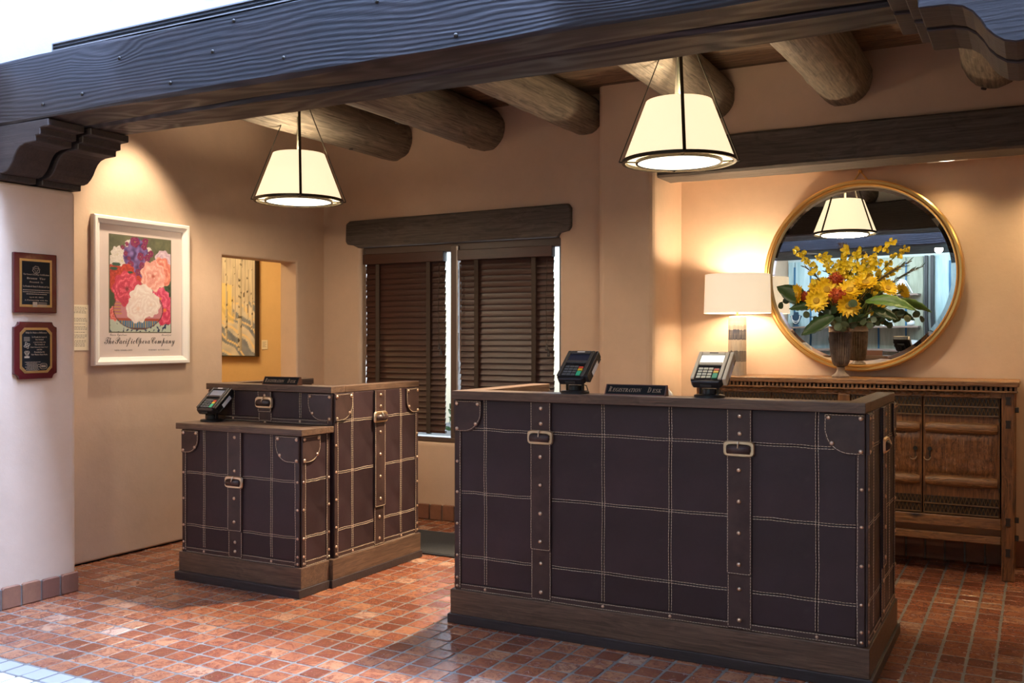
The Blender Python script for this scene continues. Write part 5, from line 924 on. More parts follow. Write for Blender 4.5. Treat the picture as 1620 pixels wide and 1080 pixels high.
def cab_door(x0, x1, handle_side):
    d = MB().box(x0, x1, 6.040, 6.062, 0.344, 1.012)
    d = d.obj('door', CABW, CB, bevel=0.002, origin=((x0+x1)/2, 6.04, 0.344))
    rr = random.Random(int(x0*100))
    for (za, zb_) in ((0.962, 1.006), (0.912, 0.955), (0.405, 0.447), (0.353, 0.396)): MB().box(x0+.006, x1-.006, 6.033, 6.041, za, zb_).obj('band_ground', CARVE, d); zigzag(x0+.006, x1-.006, za, zb_, 6.034).obj('carved_band', RIDGE, d)
    for zz in (0.838, 0.535):       # half-round hewn rails
        n = 10; vs = []; fs = []; m = 14
        for i in range(m+1):
            t_ = i/m; xx = x0+.012+(x1-x0-.024)*t_; r = 0.030*(1-0.25*max(0, abs(2*t_-1)-.82)/.18)+rr.uniform(-.0015, .0015)
            for k in range(n):
                a = math.pi*k/(n-1); vs.append((xx, 6.040-r*math.sin(a)*(0.9)-.001, zz+r*math.cos(a)*1.05+rr.uniform(-.001, .001)))
        for i in range(m):
            for k in range(n-1): fs.append((i*n+k, i*n+k+1, (i+1)*n+k+1, (i+1)*n+k))
        fs += [tuple(range(n)), tuple(range(m*n, m*n+n))]
        MB().add(vs, fs).obj('hewn_rail', CABX, d, auto=35)
    mb = MB(); nx, nz = 20, 14; vs = []; fs = []       # adzed centre panel
    for i in range(nx+1):
        for k in range(nz+1):
            e = 0 if i in (0, nx) or k in (0, nz) else 1
            u, v = x0+.012+(x1-x0-.024)*i/nx, 0.575+0.225*k/nz
            vs.append((u, 6.0395-e*(0.006+0.006*math.sin(u*95+2*math.sin(v*60))*math.sin(v*80+1.7*math.sin(u*50))+rr.uniform(0, .002)), v))
    for i in range(nx):
        for k in range(nz): fs.append((i*(nz+1)+k, (i+1)*(nz+1)+k, (i+1)*(nz+1)+k+1, i*(nz+1)+k+1))
    mb.add(vs, fs).obj('adzed_panel', CABW, d, smooth=True)
    hx = x0+.035 if handle_side == 'L' else x1-.035
    MB().cyl((hx, 6.036, 0.715), (hx, 6.024, 0.715), 0.012, n=12).box(hx-.003, hx+.003, 6.028, 6.033, 0.665, 0.71).obj('keyhole_plate', IRON, d)
    ring = [(hx-.012+.018*math.cos(q*math.pi/8), 6.026, 0.668+.018*math.sin(q*math.pi/8)) for q in range(8, 17)]
    MB().tube(ring, 0.0025, 6).obj('ring_pull', BUCKLE, d)
    for zz in (0.89, 0.50):
        ex = x1 if handle_side == 'L' else x0
        MB().cyl((ex, 6.034, zz-.012), (ex, 6.034, zz+.012), 0.006, n=8).obj('hinge', IRON, d)
for a, b, hs in ((-1.851, -1.455, 'R'), (-1.449, -1.058, 'L'), (-0.982, -0.590, 'R'), (-0.584, -0.189, 'L')): cab_door(a, b, hs)

# ================================================================== MIRROR
MX, MZ, MY = -0.988, 1.737, 6.40
mr_ = empty('round_mirror', (MX, MY, MZ-.6), 'large round mirror in a brushed gold frame hanging above the cabinet', 'mirror')
def ring_y(prof, n=96):
    """profile (radius, y) revolved about the mirror's axis"""
    vs = []; fs = []; m = len(prof)
    for i in range(n):
        t_ = 2*math.pi*i/n
        for (r, yy) in prof: vs.append((MX+r*math.cos(t_), yy, MZ+r*math.sin(t_)))
    for i in range(n):
        for k in range(m-1): fs.append((i*m+k, ((i+1) % n)*m+k, ((i+1) % n)*m+k+1, i*m+k+1))
    return vs, fs
MB().add(*ring_y([(0.556, 6.412), (0.558, 6.388), (0.566, 6.380), (0.573, 6.382), (0.577, 6.376), (0.589, 6.376), (0.598, 6.384), (0.600, 6.440), (0.556, 6.440)])).obj('frame', GOLD, mr_, auto=35)
MB().add(*ring_y([(0.5605, 6.4065), (0.532, 6.4025)])).obj('bevelled_edge', MIRROR, mr_, auto=20)
RC = 24.0   # the glass is very slightly domed
prof = [(0.532*k/12+1e-4, 6.4025-((0.532**2-(0.532*k/12)**2)/(2*RC))) for k in range(13)]
vs, fs = ring_y(prof); gl_ = MB().add(vs, fs).obj('glass', MIRROR, mr_, smooth=True)
box_ = MB().add(*ring_y([(0.02, 6.443), (0.56, 6.443)])).obj('backing', KICK, mr_)
mr_.rotation_euler = (0, 0, R(-3.0)); mr_.location.y -= 0.028
MB().tube([(MX-.05, 6.435, MZ+.59), (MX, 6.435, MZ+.655), (MX+.05, 6.435, MZ+.59)], 0.006, 8).obj('hanging_strap', GOLD, mr_)
MB().cyl((MX, 6.449, MZ+.655), (MX, 6.42, MZ+.655), 0.010, n=12).sphere((MX, 6.418, MZ+.655), 0.012).obj('hook', GOLD, mr_)

# ================================================================== TABLE LAMP
TL = empty('table_lamp', (-1.715, 6.215, 1.107), 'striped ceramic table lamp with cream drum shade at the cabinet end', 'table lamp')
t = NT('drum_shade'); t.p.inputs['Emission Color'].default_value = (1.0, 0.82, 0.58, 1); t.p.inputs['Emission Strength'].default_value = 0.62
DRUM = t.done((0.80, 0.72, 0.62), 0.8)
t = NT('striped_ceramic'); sx = t.node('ShaderNodeSeparateXYZ', {0: t.co()}); n1 = t.noise(t.co((26, 26, 3)), 3.0, 3); n2 = t.noise(t.co((3, 3, 60)), 1.0, 4)
ad = t.node('ShaderNodeMath', {0: n1, 1: 0.022}, operation='MULTIPLY'); a2 = t.node('ShaderNodeMath', {0: sx.outputs[2], 1: ad.outputs[0]}, operation='ADD')
mp = t.node('ShaderNodeMapRange', {0: a2.outputs[0], 1: 0.0, 2: 0.40})
r_ = t.node('ShaderNodeValToRGB', {0: mp.outputs[0]}); r_.color_ramp.interpolation = 'CONSTANT'; el = r_.color_ramp.elements
for p_, c_ in ((0.0, (0.52, 0.45, 0.36)), (0.25, (0.13, 0.12, 0.115)), (0.42, (0.55, 0.48, 0.39)), (0.60, (0.015, 0.022, 0.06)), (0.76, (0.30, 0.27, 0.25)), (0.83, (0.52, 0.45, 0.37)), (0.90, (0.42, 0.36, 0.30))):
    e = el.new(p_) if p_ > 0 else el[0]; e.position = p_; e.color = (*c_, 1)
el.remove(el[len(el)-1])
STRIPE = t.done(t.mix(0.35, r_.outputs[0], t.mix(n2, r_.outputs[0], t.ramp(n1, [(0.35, (0.08, 0.07, 0.07)), (0.6, (0.7, 0.62, 0.5))]))), 0.55, t.bump(n2, 0.3, 0.004))
MB().lathe([(0.056, 0.0), (0.057, 0.004), (0.057, 0.372), (0.052, 0.380), (0.014, 0.384)], (-1.715, 6.215, 1.107), 32).obj('lamp_base', STRIPE, TL, auto=35)
MB().cyl((-1.715, 6.215, 1.488), (-1.715, 6.215, 1.56), 0.009, n=12).obj('neck', GOLD, TL)
MB().lathe([(0.213, 0.0), (0.205, 0.250), (0.202, 0.250), (0.210, 0.0)], (-1.715, 6.215, 1.508), 48, closed=False).obj('lamp_shade', DRUM, TL, auto=40)
MB().box(-1.918, -1.512, 6.212, 6.218, 1.742, 1.746).obj('spider', GOLD, TL)
MB().sphere((-1.715, 6.215, 1.62), 0.03).obj('bulb', emit('bulb', (1, 0.85, 0.6), 3.0), TL, smooth=True)
light('table_lamp_light', 'POINT', (-1.715, 6.215, 1.67), 26, (1.0, 0.80, 0.54), shadow_soft_size=0.045)
light('table_lamp_light_low', 'POINT', (-1.715, 6.215, 1.575), 11, (1.0, 0.80, 0.54), shadow_soft_size=0.03)

# ================================================================== VASE AND FLOWERS
VX, VY = -1.060, 6.15
t = NT('fluted_bronze'); n1 = t.noise(t.co(), 30, 4)
VASEM = t.done(t.ramp(n1, [(0.3, (0.10, 0.068, 0.052)), (0.7, (0.23, 0.17, 0.135))]), 0.5, metal=0.3)
vz = empty('fluted_vase', (VX, VY, 1.107), 'fluted brown pedestal vase holding flowers on the cabinet', 'vase')
MB().lathe([(0.052, 0.0), (0.053, 0.010), (0.046, 0.016), (0.030, 0.030), (0.022, 0.045), (0.025, 0.060), (0.020, 0.066)], (VX, VY, 1.107), 32).obj('foot', VASEM, vz, auto=40)
MB().lathe([(0.022, 0.066), (0.040, 0.074), (0.052, 0.098), (0.060, 0.14), (0.066, 0.20), (0.069, 0.275)], (VX, VY, 1.107), 112, flute=28, fd=0.15).obj('body', VASEM, vz, auto=60)
MB().lathe([(0.070, 0.275), (0.073, 0.280), (0.070, 0.286), (0.072, 0.308), (0.075, 0.312), (0.066, 0.312), (0.062, 0.27)], (VX, VY, 1.107), 32, closed=False).obj('rim', VASEM, vz, auto=40)
def leafm(name, a, b, rough=0.45):
    t = NT(name); oi = t.node('ShaderNodeObjectInfo'); n1 = t.noise(t.co((8, 8, 8)), 4, 3)
    return t.done(t.mix(n1, t.mix(oi.outputs['Random'], a, b), [x*0.6 for x in a]), rough)
LEAFD = leafm('dark_leaf', (0.018, 0.050, 0.012), (0.035, 0.085, 0.020)); LEAFL = leafm('light_leaf', (0.10, 0.20, 0.035), (0.15, 0.25, 0.06))
EUC = leafm('eucalyptus_leaf', (0.060, 0.095, 0.045), (0.13, 0.17, 0.09)); STEMG = flat('green_stem', (0.10, 0.14, 0.03), 0.6); STEMB = flat('brown_stem', (0.10, 0.07, 0.035), 0.7)
PETAL = leafm('sunflower_petal', (0.95, 0.58, 0.01), (0.96, 0.68, 0.02), 0.55); SEED = flat('sunflower_disc', (0.42, 0.25, 0.015), 0.8)
ORCH = leafm('orchid_yellow', (0.94, 0.66, 0.01), (0.95, 0.76, 0.04), 0.5); PROT = leafm('protea_orange', (0.48, 0.065, 0.012), (0.58, 0.10, 0.015), 0.6); THIST = flat('thistle', (0.11, 0.09, 0.11), 0.7)
MOUTH = Vector((VX, VY, 1.40))
rf = random.Random(9)
def curve_pts(a, b, sag=0.03, n=8):
    a = Vector(a); b = Vector(b); o = []
    c = Vector((a.x+(b.x-a.x)*0.25, a.y+(b.y-a.y)*0.25, a.z+(b.z-a.z)*0.7+sag))
    for i in range(n+1): q = i/n; o.append(a*(1-q)**2 + c*2*q*(1-q) + b*q*q)
    return o
def stem_base(): return (VX+rf.uniform(-.035, .035), VY+rf.uniform(-.035, .035), 1.33)
def frame_of(d):
    d = Vector(d).normalized(); a = d.cross(Vector((0,0,1)));
    a = a.normalized() if a.length > 1e-3 else Vector((1,0,0)); return d, a, d.cross(a)
def petal(mb, c, dirv, up, L, w, curl=0.2):
    """pointed petal: base c, along dirv, slightly cupped"""
    side = dirv.cross(up).normalized()
    p = []
    for q, ww in ((0.0, .35), (0.35, 1.0), (0.7, .8), (1.0, .02)):
        m_ = c + dirv*(L*q) + up*(L*curl*q*q); p += [m_-side*(w*ww), m_+up*(-w*.25*ww), m_+side*(w*ww)]
    fs = []
    for k in range(3):
        fs += [(k*3, k*3+1, k*3+4, k*3+3), (k*3+1, k*3+2, k*3+5, k*3+4)]
    mb.add(p, fs)
def sunflower(x, z, r, face, label, dy=-.04):
    c = Vector((x, VY+dy, z)); n, a, b = frame_of(face)
    root = empty('sunflower', tuple(c), label, 'flower', 'yellow sunflowers in the vase')
    mb = MB()
    for ring, (cnt, L, cu) in enumerate(((17, 1.0, .08), (15, .88, .28), (12, .62, .6))):
        for k in range(cnt):
            t_ = 2*math.pi*(k+ring*.5)/cnt+rf.uniform(-.08, .08); d = a*math.cos(t_)+b*math.sin(t_)
            petal(mb, c+d*(r*.24), (d+n*rf.uniform(0, .15)).normalized(), n, r*.82*L*rf.uniform(.9, 1.05), r*.155, cu)
    mb.obj('petals', PETAL, root, smooth=True)
    mb = MB(); vs = []; m_ = 12
    for (rr, h) in ((.27, .0), (.27, .06), (.20, .11), (.07, .07)):
        for k in range(m_): t_ = 2*math.pi*k/m_; vs.append(c+(a*math.cos(t_)+b*math.sin(t_))*(r*rr)+n*(r*h))
    mb.add(vs, [(j*m_+k, j*m_+(k+1) % m_, (j+1)*m_+(k+1) % m_, (j+1)*m_+k) for j in range(3) for k in range(m_)] + [tuple(range(3*m_, 4*m_))]).obj('seed_disc', SEED, root, smooth=True)
    MB().tube(curve_pts(stem_base(), c-n*.01, 0), 0.0045, 6).obj('stem', STEMG, root, smooth=True)
F_ = lambda x, z: (x, -1.0, z)
sunflower(-1.172, 1.572, 0.071, F_(.25, .1), 'round yellow sunflower facing front, low left of the bouquet', -.17)
sunflower(-1.125, 1.640, 0.078, F_(.5, .35), 'large sunflower half turned right above the low left one', -.10)
sunflower(-1.300, 1.612, 0.068, (-.8, -.75, .15), 'sunflower in profile at the far left of the bouquet', -.10)
sunflower(-1.190, 1.665, 0.063, F_(-.2, .7), 'sunflower tilted up behind the two left sunflowers', -.02)
sunflower(-0.990, 1.634, 0.074, F_(.3, .9), 'sunflower tilted upward in the middle of the bouquet', -.12)
sunflower(-0.905, 1.680, 0.075, F_(.2, 1.1), 'sunflower tilted upward, highest one right of centre', -.08)
sunflower(-0.985, 1.540, 0.071, F_(.1, -.3), 'sunflower drooping low at the centre above the vase', -.18)
sunflower(-0.785, 1.645, 0.059, (.7, -.8, .5), 'small sunflower at the right side of the bouquet', -.04)
def protea(x, z, r, label, dy):
    c = Vector((x, VY+dy, z)); root = empty('pincushion_protea', tuple(c), label, 'flower', 'orange pincushion flowers')
    mb = MB()
    for k in range(110):
        ph = math.acos(1-1.5*rf.random()); t_ = rf.uniform(0, 6.283); d = Vector((math.sin(ph)*math.cos(t_), math.sin(ph)*math.sin(t_)-.35, math.cos(ph)*.9+.1)).normalized()
        mb.cyl(c+d*(r*.3), c+d*r*rf.uniform(.9, 1.08), 0.0022, 0.0030, 4)
    mb.sphere(c, r*.72, 10, 7); mb.obj('pins', PROT, root)
    MB().tube(curve_pts(stem_base(), c, 0), 0.005, 6).obj('stem', STEMB, root, smooth=True)
protea(-1.078, 1.700, 0.050, 'orange pincushion flower at the top of the sunflowers', -.06)
protea(-1.050, 1.600, 0.053, 'orange pincushion flower between the centre sunflowers', -.16)
protea(-1.240, 1.590, 0.046, 'orange pincushion flower half hidden by the left sunflower', -.09)
def orchid(tip, n, spread, label, dy=0.0, mid=None):
    tip = Vector((tip[0], VY+dy, tip[1])); root = empty('orchid_spray', (VX, VY, 1.4), label, 'flower spray', 'yellow orchid sprays')
    pts = curve_pts(stem_base(), tip, .03, 14); MB().tube(pts, [0.0035]*10+[.0028, .0024, .002, .0016, .0012], 5).obj('stem', STEMG, root, smooth=True)
    mb = MB(); tw = MB()
    for k in range(n):
        q = 0.42+0.58*(k/(n-1))**.9; i = min(13, int(q*14)); p = pts[i].lerp(pts[i+1], q*14-i)
        s_ = spread*(1.15-q)*1.4+.008; off = Vector((rf.uniform(-1, 1), rf.uniform(-1, .4), rf.uniform(-.7, .9)))*s_
        c = p+off; sz = rf.uniform(.015, .023)*(1.25-.45*q); n_, a, b = frame_of((rf.uniform(-.6, .6), -1, rf.uniform(-.5, .5)))
        tw.tube([p, c], .0012, 4)
        t0 = rf.uniform(0, 6)
        for j in range(5):
            t_ = t0+j*2*math.pi/5; d = a*math.cos(t_)+b*math.sin(t_); petal(mb, c, (d+n_*.25).normalized(), n_, sz*(1.25 if j == 0 else .9), sz*(.62 if j == 0 else .36), .1)
    mb.obj('blossoms', ORCH, root, smooth=True); tw.obj('twigs', STEMG, root)
orchid((-1.335, 1.900), 29, .030, 'yellow orchid spray arching to the far left', -.02)
orchid((-1.160, 1.865), 29, .035, 'yellow orchid spray leaning left behind the thistle', .0)
orchid((-1.020, 1.905), 35, .035, 'yellow orchid spray rising in the middle below the reflected lamp', -.03)
orchid((-0.935, 1.880), 35, .040, 'yellow orchid spray just right of centre', .0)
orchid((-0.752, 1.925), 40, .040, 'tallest yellow orchid spray reaching up on the right', -.03)
orchid((-0.830, 1.800), 32, .040, 'short dense yellow orchid spray on the right', -.08)
orchid((-1.060, 1.800), 29, .045, 'short yellow orchid spray above the orange pincushions', -.04)
th_ = empty('thistle', (VX, VY, 1.4), 'grey purple thistle rising at the top of the bouquet', 'flower')
c = Vector((-1.050, VY, 1.905)); mb = MB().sphere(c, .018, 9, 7, (1, 1, 1.3)).sphere(c+Vector((.03, -.01, -.005)), .013, 8, 6)
for k in range(22): d = Vector((rf.uniform(-1, 1), rf.uniform(-1, 1), rf.uniform(-.3, .8))).normalized(); mb.cyl(c+d*.012, c+d*.042, .003, .0005, 4)
mb.obj('head', THIST, th_); MB().tube(curve_pts(stem_base(), c, 0), .005, 6).obj('stem', STEMG, th_, smooth=True)
def sprig(tip, label, dy=0.0, mat=EUC, n=26):
    tip = Vector((tip[0], VY+dy, tip[1])); root = empty('rosemary_sprig', (VX, VY, 1.4), label, 'sprig', 'slender leaf sprigs'); pts = curve_pts(stem_base(), tip, .02, 12)
    MB().tube(pts, .003, 5).obj('stem', STEMB, root); mb = MB()
    for k in range(n):
        q = .45+.55*k/n; i = min(11, int(q*12)); p = pts[i].lerp(pts[i+1], q*12-i); d = (pts[i+1]-pts[i]).normalized(); s_ = Vector((rf.uniform(-1, 1), rf.uniform(-1, 1), rf.uniform(-1, 1))).cross(d).normalized()
        petal(mb, p, (d+s_*.55).normalized(), s_, rf.uniform(.03, .048), .0042, 0)
    mb.obj('leaves', mat, root, smooth=True)
sprig((-1.275, 1.790), 'slender grey green sprig at upper left of the bouquet', -.03)
sprig((-0.655, 1.800), 'slender grey green sprig at upper right of the bouquet', -.03)
sprig((-0.700, 1.780), 'slender sprig with fine leaves just under the tall right orchid spray', .02)
def big_leaf(base, tip, w, label, mat, fold=0.25, sag=0.0):
    base = Vector(base); tip = Vector(tip); root = empty('broad_leaf', tuple(base), label, 'leaf', 'broad leaves round the bouquet')
    d = (tip-base); L = d.length; d.normalize(); up = Vector((0, -.75, .65)); up = (up-d*up.dot(d)).normalized(); side = d.cross(up); vs = []; n = 12
    for i in range(n+1):
        q = i/n; ww = w*math.sin(math.pi*min(1, q*.96+.04))**.75*(1-.25*q); m_ = base+d*(L*q)+up*(sag*math.sin(math.pi*q))
        for k in (-1, -.5, 0, .5, 1): vs.append(m_+side*(ww*k)+up*(fold*ww*abs(k)+.004*math.sin(q*30+k*3)))
    fs = [(i*5+k, i*5+k+1, (i+1)*5+k+1, (i+1)*5+k) for i in range(n) for k in range(4)]
    o = MB().add(vs, fs).obj('blade', mat, root, smooth=True); m = o.modifiers.new('t', 'SOLIDIFY'); m.thickness = .0012
    MB().tube([Vector(stem_base()), MOUTH, base+d*.01], .004, 6).obj('stalk', STEMG, root)
big_leaf((-1.24, 6.07, 1.560), (-1.425, 6.05, 1.665), .075, 'broad dark leaf pointing up left beside the lamp shade', LEAFD)
big_leaf((-1.070, 5.99, 1.475), (-1.255, 5.96, 1.365), .060, 'broad dark leaf hanging down left of the vase', LEAFD)
big_leaf((-0.900, 6.02, 1.560), (-0.620, 6.03, 1.505), .048, 'long light green folded leaf reaching right', LEAFL, .5, .03)
big_leaf((-1.19, 6.03, 1.545), (-1.34, 6.01, 1.525), .040, 'dark leaf under the far left sunflower', LEAFD)
big_leaf((-0.86, 6.06, 1.52), (-0.72, 6.05, 1.455), .040, 'dark leaf drooping low on the right side', LEAFD)
ROUND = {m.name: MB().add([(0, 0, 0)]+[(.5+.5*math.cos(k*math.pi/7+math.pi), .48*math.sin(k*math.pi/7+math.pi), .05*math.sin(k)) for k in range(14)], [(0, 1+k, 1+(k+1) % 14) for k in range(1, 13)]).mesh('round_leaf', m, True) for m in (EUC, LEAFD, LEAFL)}
def eucalyptus(tip, n, label, dy, size=.042, mats=(EUC,)):
    tip = Vector((tip[0], VY+dy, tip[1])); root = empty('eucalyptus_sprig', (VX, VY, 1.4), label, 'sprig', 'round leaf sprigs'); st = Vector((VX+rf.uniform(-.03, .03), VY-.03, 1.40))
    pts = curve_pts(st, tip, .03, 10); MB().tube(pts, .0025, 5).obj('stem', STEMB, root)
    for k in range(n):
        q = .30+.70*k/max(1, n-1); i = min(9, int(q*10)); p = pts[i].lerp(pts[i+1], q*10-i)
        o = inst('leaf', ROUND[rf.choice(mats).name], root, p+Vector((0, rf.uniform(-.02, .01), 0)), rot=(R(90)+rf.uniform(-.6, .6), rf.uniform(0, 6.3), rf.uniform(-.7, .7)), scale=(size*rf.uniform(.8, 1.15),)*3)
eucalyptus((-1.395, 1.570), 9, 'round leaf sprig reaching out at far left past the lamp shade', -.10)
eucalyptus((-1.220, 1.475), 8, 'round leaf sprig left of the vase rim', -.14)
eucalyptus((-1.030, 1.430), 7, 'pale round leaf sprig hanging over the vase rim', -.16, .050)
eucalyptus((-0.930, 1.540), 7, 'round leaf sprig in front of the low centre sunflower', -.22, .046, (EUC, LEAFL))
eucalyptus((-0.690, 1.475), 12, 'dark round leaf sprig drooping at far right', -.08, .044, (LEAFD, EUC))
eucalyptus((-0.860, 1.440), 9, 'round leaf sprig right of the vase rim', -.12, .042, (LEAFD, EUC))
eucalyptus((-1.130, 1.520), 9, 'dense dark leaf sprig between the left sunflowers and the vase', -.10, .05, (LEAFD,))
eucalyptus((-0.960, 1.600), 10, 'dense dark leaf sprig deep in the middle of the bouquet', -.02, .055, (LEAFD,))

# ================================================================== CARD TERMINALS
def terminal(x, y, z, yaw, body, face, screen, keym, label, k=1.0):
    root = empty('card_terminal', (x, y, z), label, 'card terminal', 'card terminals on the desks'); root.rotation_euler = (0, 0, yaw)
    def part(mb, name, mat, parent=None, bevel=0.0, auto=None):
        o = bpy.data.objects.new(name, mb.mesh(name, mat)); COL.objects.link(o); o.parent = parent or root; o['_o'] = (0,0,0)
        if bevel: m = o.modifiers.new('b', 'BEVEL'); m.width = bevel; m.segments = 2; m.limit_method = 'ANGLE'; m.angle_limit = R(40)
        if auto:
            for p in o.data.polygons: p.use_smooth = True
            o.data.set_sharp_from_angle(angle=R(auto))
        return o
    part(MB().lathe([(0.062, 0), (0.062, 0.008), (0.058, 0.011), (0.03, 0.013)], (0, 0, 0), 32), 'base_disc', BLACKP, auto=35)
    part(MB().lathe([(0.030, 0.013), (0.030, 0.034), (0.024, 0.036)], (0, 0, 0), 20).box(-.040, -.034, -.010, .010, .012, .078).box(.034, .040, -.010, .010, .012, .078).box(-.040, .040, -.008, .008, .064, .070), 'swivel_neck', BLACKP, bevel=0.002)
    # body in a tilted frame: u right, s up the face, n out of the face
    a = R(40); U = Vector((1,0,0)); S = Vector((0, math.cos(a), math.sin(a))); N = Vector((0, -math.sin(a), math.cos(a)))
    O = Vector((0, -0.010, 0.106)) - S*0.056
    def T(mb): mb.v = [tuple(O + U*p[0] + S*p[1] + N*p[2]) for p in mb.v]; return mb
    w, L, d = 0.064, 0.168, 0.038
    part(T(MB().prism([(-w, 0.004), (-w+.01, -.01), (w-.01, -.01), (w, 0.004), (w, L), (-w, L)], (0, 0, -d+.004), (1,0,0), (0,1,0), (0,0,1), d-.004)), 'housing', body, bevel=0.005)
    part(T(MB().box(-.03, .03, .03, .12, -d-.018, -d)), 'rear_hump', body, bevel=0.006)
    # faceplate: a frame round the screen and the keypad well
    fp = MB().box(-w, -w+.016, .004, L, 0, .008).box(w-.016, w, .004, L, 0, .008).box(-w+.016, w-.016, L-.020, L, 0, .008).box(-w+.016, w-.016, .088, .104, 0, .008)
    fo = part(T(fp), 'faceplate', face, bevel=0.003)
    part(T(MB().box(w+.002, w+.018, .004, L, -.030, .006)), 'card_slot_rail', face if face is not GREYP else body, bevel=0.003)
    part(T(MB().box(w, w+.018, .012, L-.006, -d, -.030)), 'slot_housing', body, bevel=0.003)
    part(T(MB().box(w+.0182, w+.0188, .05, .125, -.034, -.012)), 'sticker', STICKER)
    part(T(MB().box(-w+.016, w-.016, .104, L-.020, 0, .003)), 'screen', screen)
    part(T(MB().box(-w+.016, w-.016, .008, .088, -.003, .001)), 'keypad_well', BLACKP)
    part(T(MB().box(-.018, .018, L-.012, L-.006, .008, .0085)), 'brand_plate', STICKER if face is not CREAMP else GREYP)
    cols = (-.034, -.013, .008); km = MB().box(-.0085, .0085, -.0052, .0052, 0, .003)
    km.v = [tuple(U*p[0]+S*p[1]+N*p[2]) for p in km.v]; kme = km.mesh('key', keym)
    kx = {}
    for r_ in range(4):
        for cxx in cols:
            o = bpy.data.objects.new('key', kme); COL.objects.link(o); o.parent = root; o.location = O+U*cxx+S*(.018+r_*.0165)+N*.001; o['_o'] = (0,0,0)
    for i, (m_, s0, s1) in enumerate(((GRN, .012, .040), (YEL, .0425, .054), (RED, .057, .067))):
        part(T(MB().box(.022, .042, s0, s1, .001, .0045)), 'key', m_)
    part(T(MB().box(-.022, .022, -.014, -.009, -.022, -.012)), 'chip_slot', body if body is not BLACKP else GREYP)
    part(T(MB().box(-w-.006, -w, .05, .07, -.03, -.01).box(-w-.005, -w, .10, .125, -.03, -.008)), 'side_latch', BLACKP, bevel=.002)
    pts = [O+S*.10-N*(d+.010), O+S*.06-N*(d+.05), Vector((.02, .075, .03)), Vector((.035, .06, .006)), Vector((.05, .03, .004))]
    part(MB().tube(pts, .0025, 6), 'cable', BLACKP)
    root.scale = (k, k, k)
terminal(-1.835, 3.975, 1.100, 0, BLACKP, GREYP, SCRDARK, KEYW, 'black card terminal with dark screen on the long desk, left of the name plate', 1.04)
terminal(-1.215, 3.975, 1.100, 0, BLACKP, CREAMP, SCRLIT, KEYC, 'cream fronted card terminal with lit white screen on the long desk', 1.04)
terminal(-4.165, 4.065, 0.872, 0, BLACKP, BLACKP, SCRGREY, KEYW, 'black card terminal with grey screen on the low left counter', 1.04)

# ================================================================== NAME PLATES
def name_plate(x0, x1, y, z, wood_m, label):
    h, dp = 0.046, 0.030; root = empty('name_plate', ((x0+x1)/2, y, z), label, 'name plate', 'registration desk signs')
    MB().prism([(0, 0), (dp+.012, 0), (dp+.004, h), (.024, h)], (x0, y, z), (0,1,0), (0,0,1), (1,0,0), x1-x0).obj('block', wood_m, root, bevel=.001)
    S = Vector((0, .024, h)).normalized(); N = Vector((0, -h, .024)).normalized(); L = math.hypot(.024, h)
    MB().prism([(.006, .005), (x1-x0-.006, .005), (x1-x0-.006, L-.004), (.006, L-.004)], Vector((x0, y, z)), (1,0,0), S, N, .0012).obj('face', PLATE, root)
    xc = (x0+x1)/2; w = x1-x0
    cen = Vector((xc, y, z))+S*(L*.30)+N*.0014
    # small capitals: large initials, the rest reduced
    text(ital_serif('R'), cen+Vector((-w*.44, 0, 0)), (1,0,0), S, w*.052, TAN, root, height=L*.46, align='LEFT')
    text(ital_serif('EGISTRATION'), cen+Vector((-w*.375, 0, 0)), (1,0,0), S, w*.475, TAN, root, height=L*.34, align='LEFT')
    text(ital_serif('D'), cen+Vector((w*.20, 0, 0)), (1,0,0), S, w*.058, TAN, root, height=L*.46, align='LEFT')
    text(ital_serif('ESK'), cen+Vector((w*.275, 0, 0)), (1,0,0), S, w*.150, TAN, root, height=L*.34, align='LEFT')
NPW = flat('plate_wood', (0.14, 0.055, 0.03), 0.4)
name_plate(-1.680, -1.398, 3.945, 1.100, NPW, 'REGISTRATION DESK name plate between two terminals on the long desk')
name_plate(-3.865, -3.605, 4.150, 1.085, NPW, 'REGISTRATION DESK name plate on the left desk')

# ================================================================== CHAIR behind the long desk, FLOOR MAT
ch = empty('office_chair', (-1.94, 5.12, 0), 'office chair with pale grey back peeping over the long desk', 'chair')
vs = []; fs = []; n, m_ = 9, 10
for s_ in (0, 1):
    for i in range(n):
        for k in range(m_):
            u = -1+2*i/(n-1); v = k/(m_-1); ww = .165*(1-.25*v**6-.12*(1-v)); vs.append((-1.94+u*ww, 5.28-.05*u*u+.05*v+s_*.03, .62+.445*v-.10*(abs(u)**4)*(v**3)))
for s_ in (0, 1):
    for i in range(n-1):
        for k in range(m_-1): b_ = s_*n*m_; fs.append((b_+i*m_+k, b_+(i+1)*m_+k, b_+(i+1)*m_+k+1, b_+i*m_+k+1))
for i in range(n-1): fs += [(i*m_, (i+1)*m_, n*m_+(i+1)*m_, n*m_+i*m_), (i*m_+m_-1, (i+1)*m_+m_-1, n*m_+(i+1)*m_+m_-1, n*m_+i*m_+m_-1)]
for k in range(m_-1): fs += [(k, k+1, n*m_+k+1, n*m_+k), ((n-1)*m_+k, (n-1)*m_+k+1, n*m_+(n-1)*m_+k+1, n*m_+(n-1)*m_+k)]
MB().add(vs, fs).obj('backrest', CHAIRG, ch, smooth=True)
MB().box(-2.15, -1.73, 4.89, 5.30, .44, .50).obj('seat', GREYP, ch, bevel=.03, seg=3)
MB().box(-1.965, -1.915, 5.24, 5.27, .46, .70).obj('back_bar', BLACKP, ch)
MB().cyl((-1.94, 5.12, .08), (-1.94, 5.12, .44), .028, n=14).obj('column', BLACKP, ch)
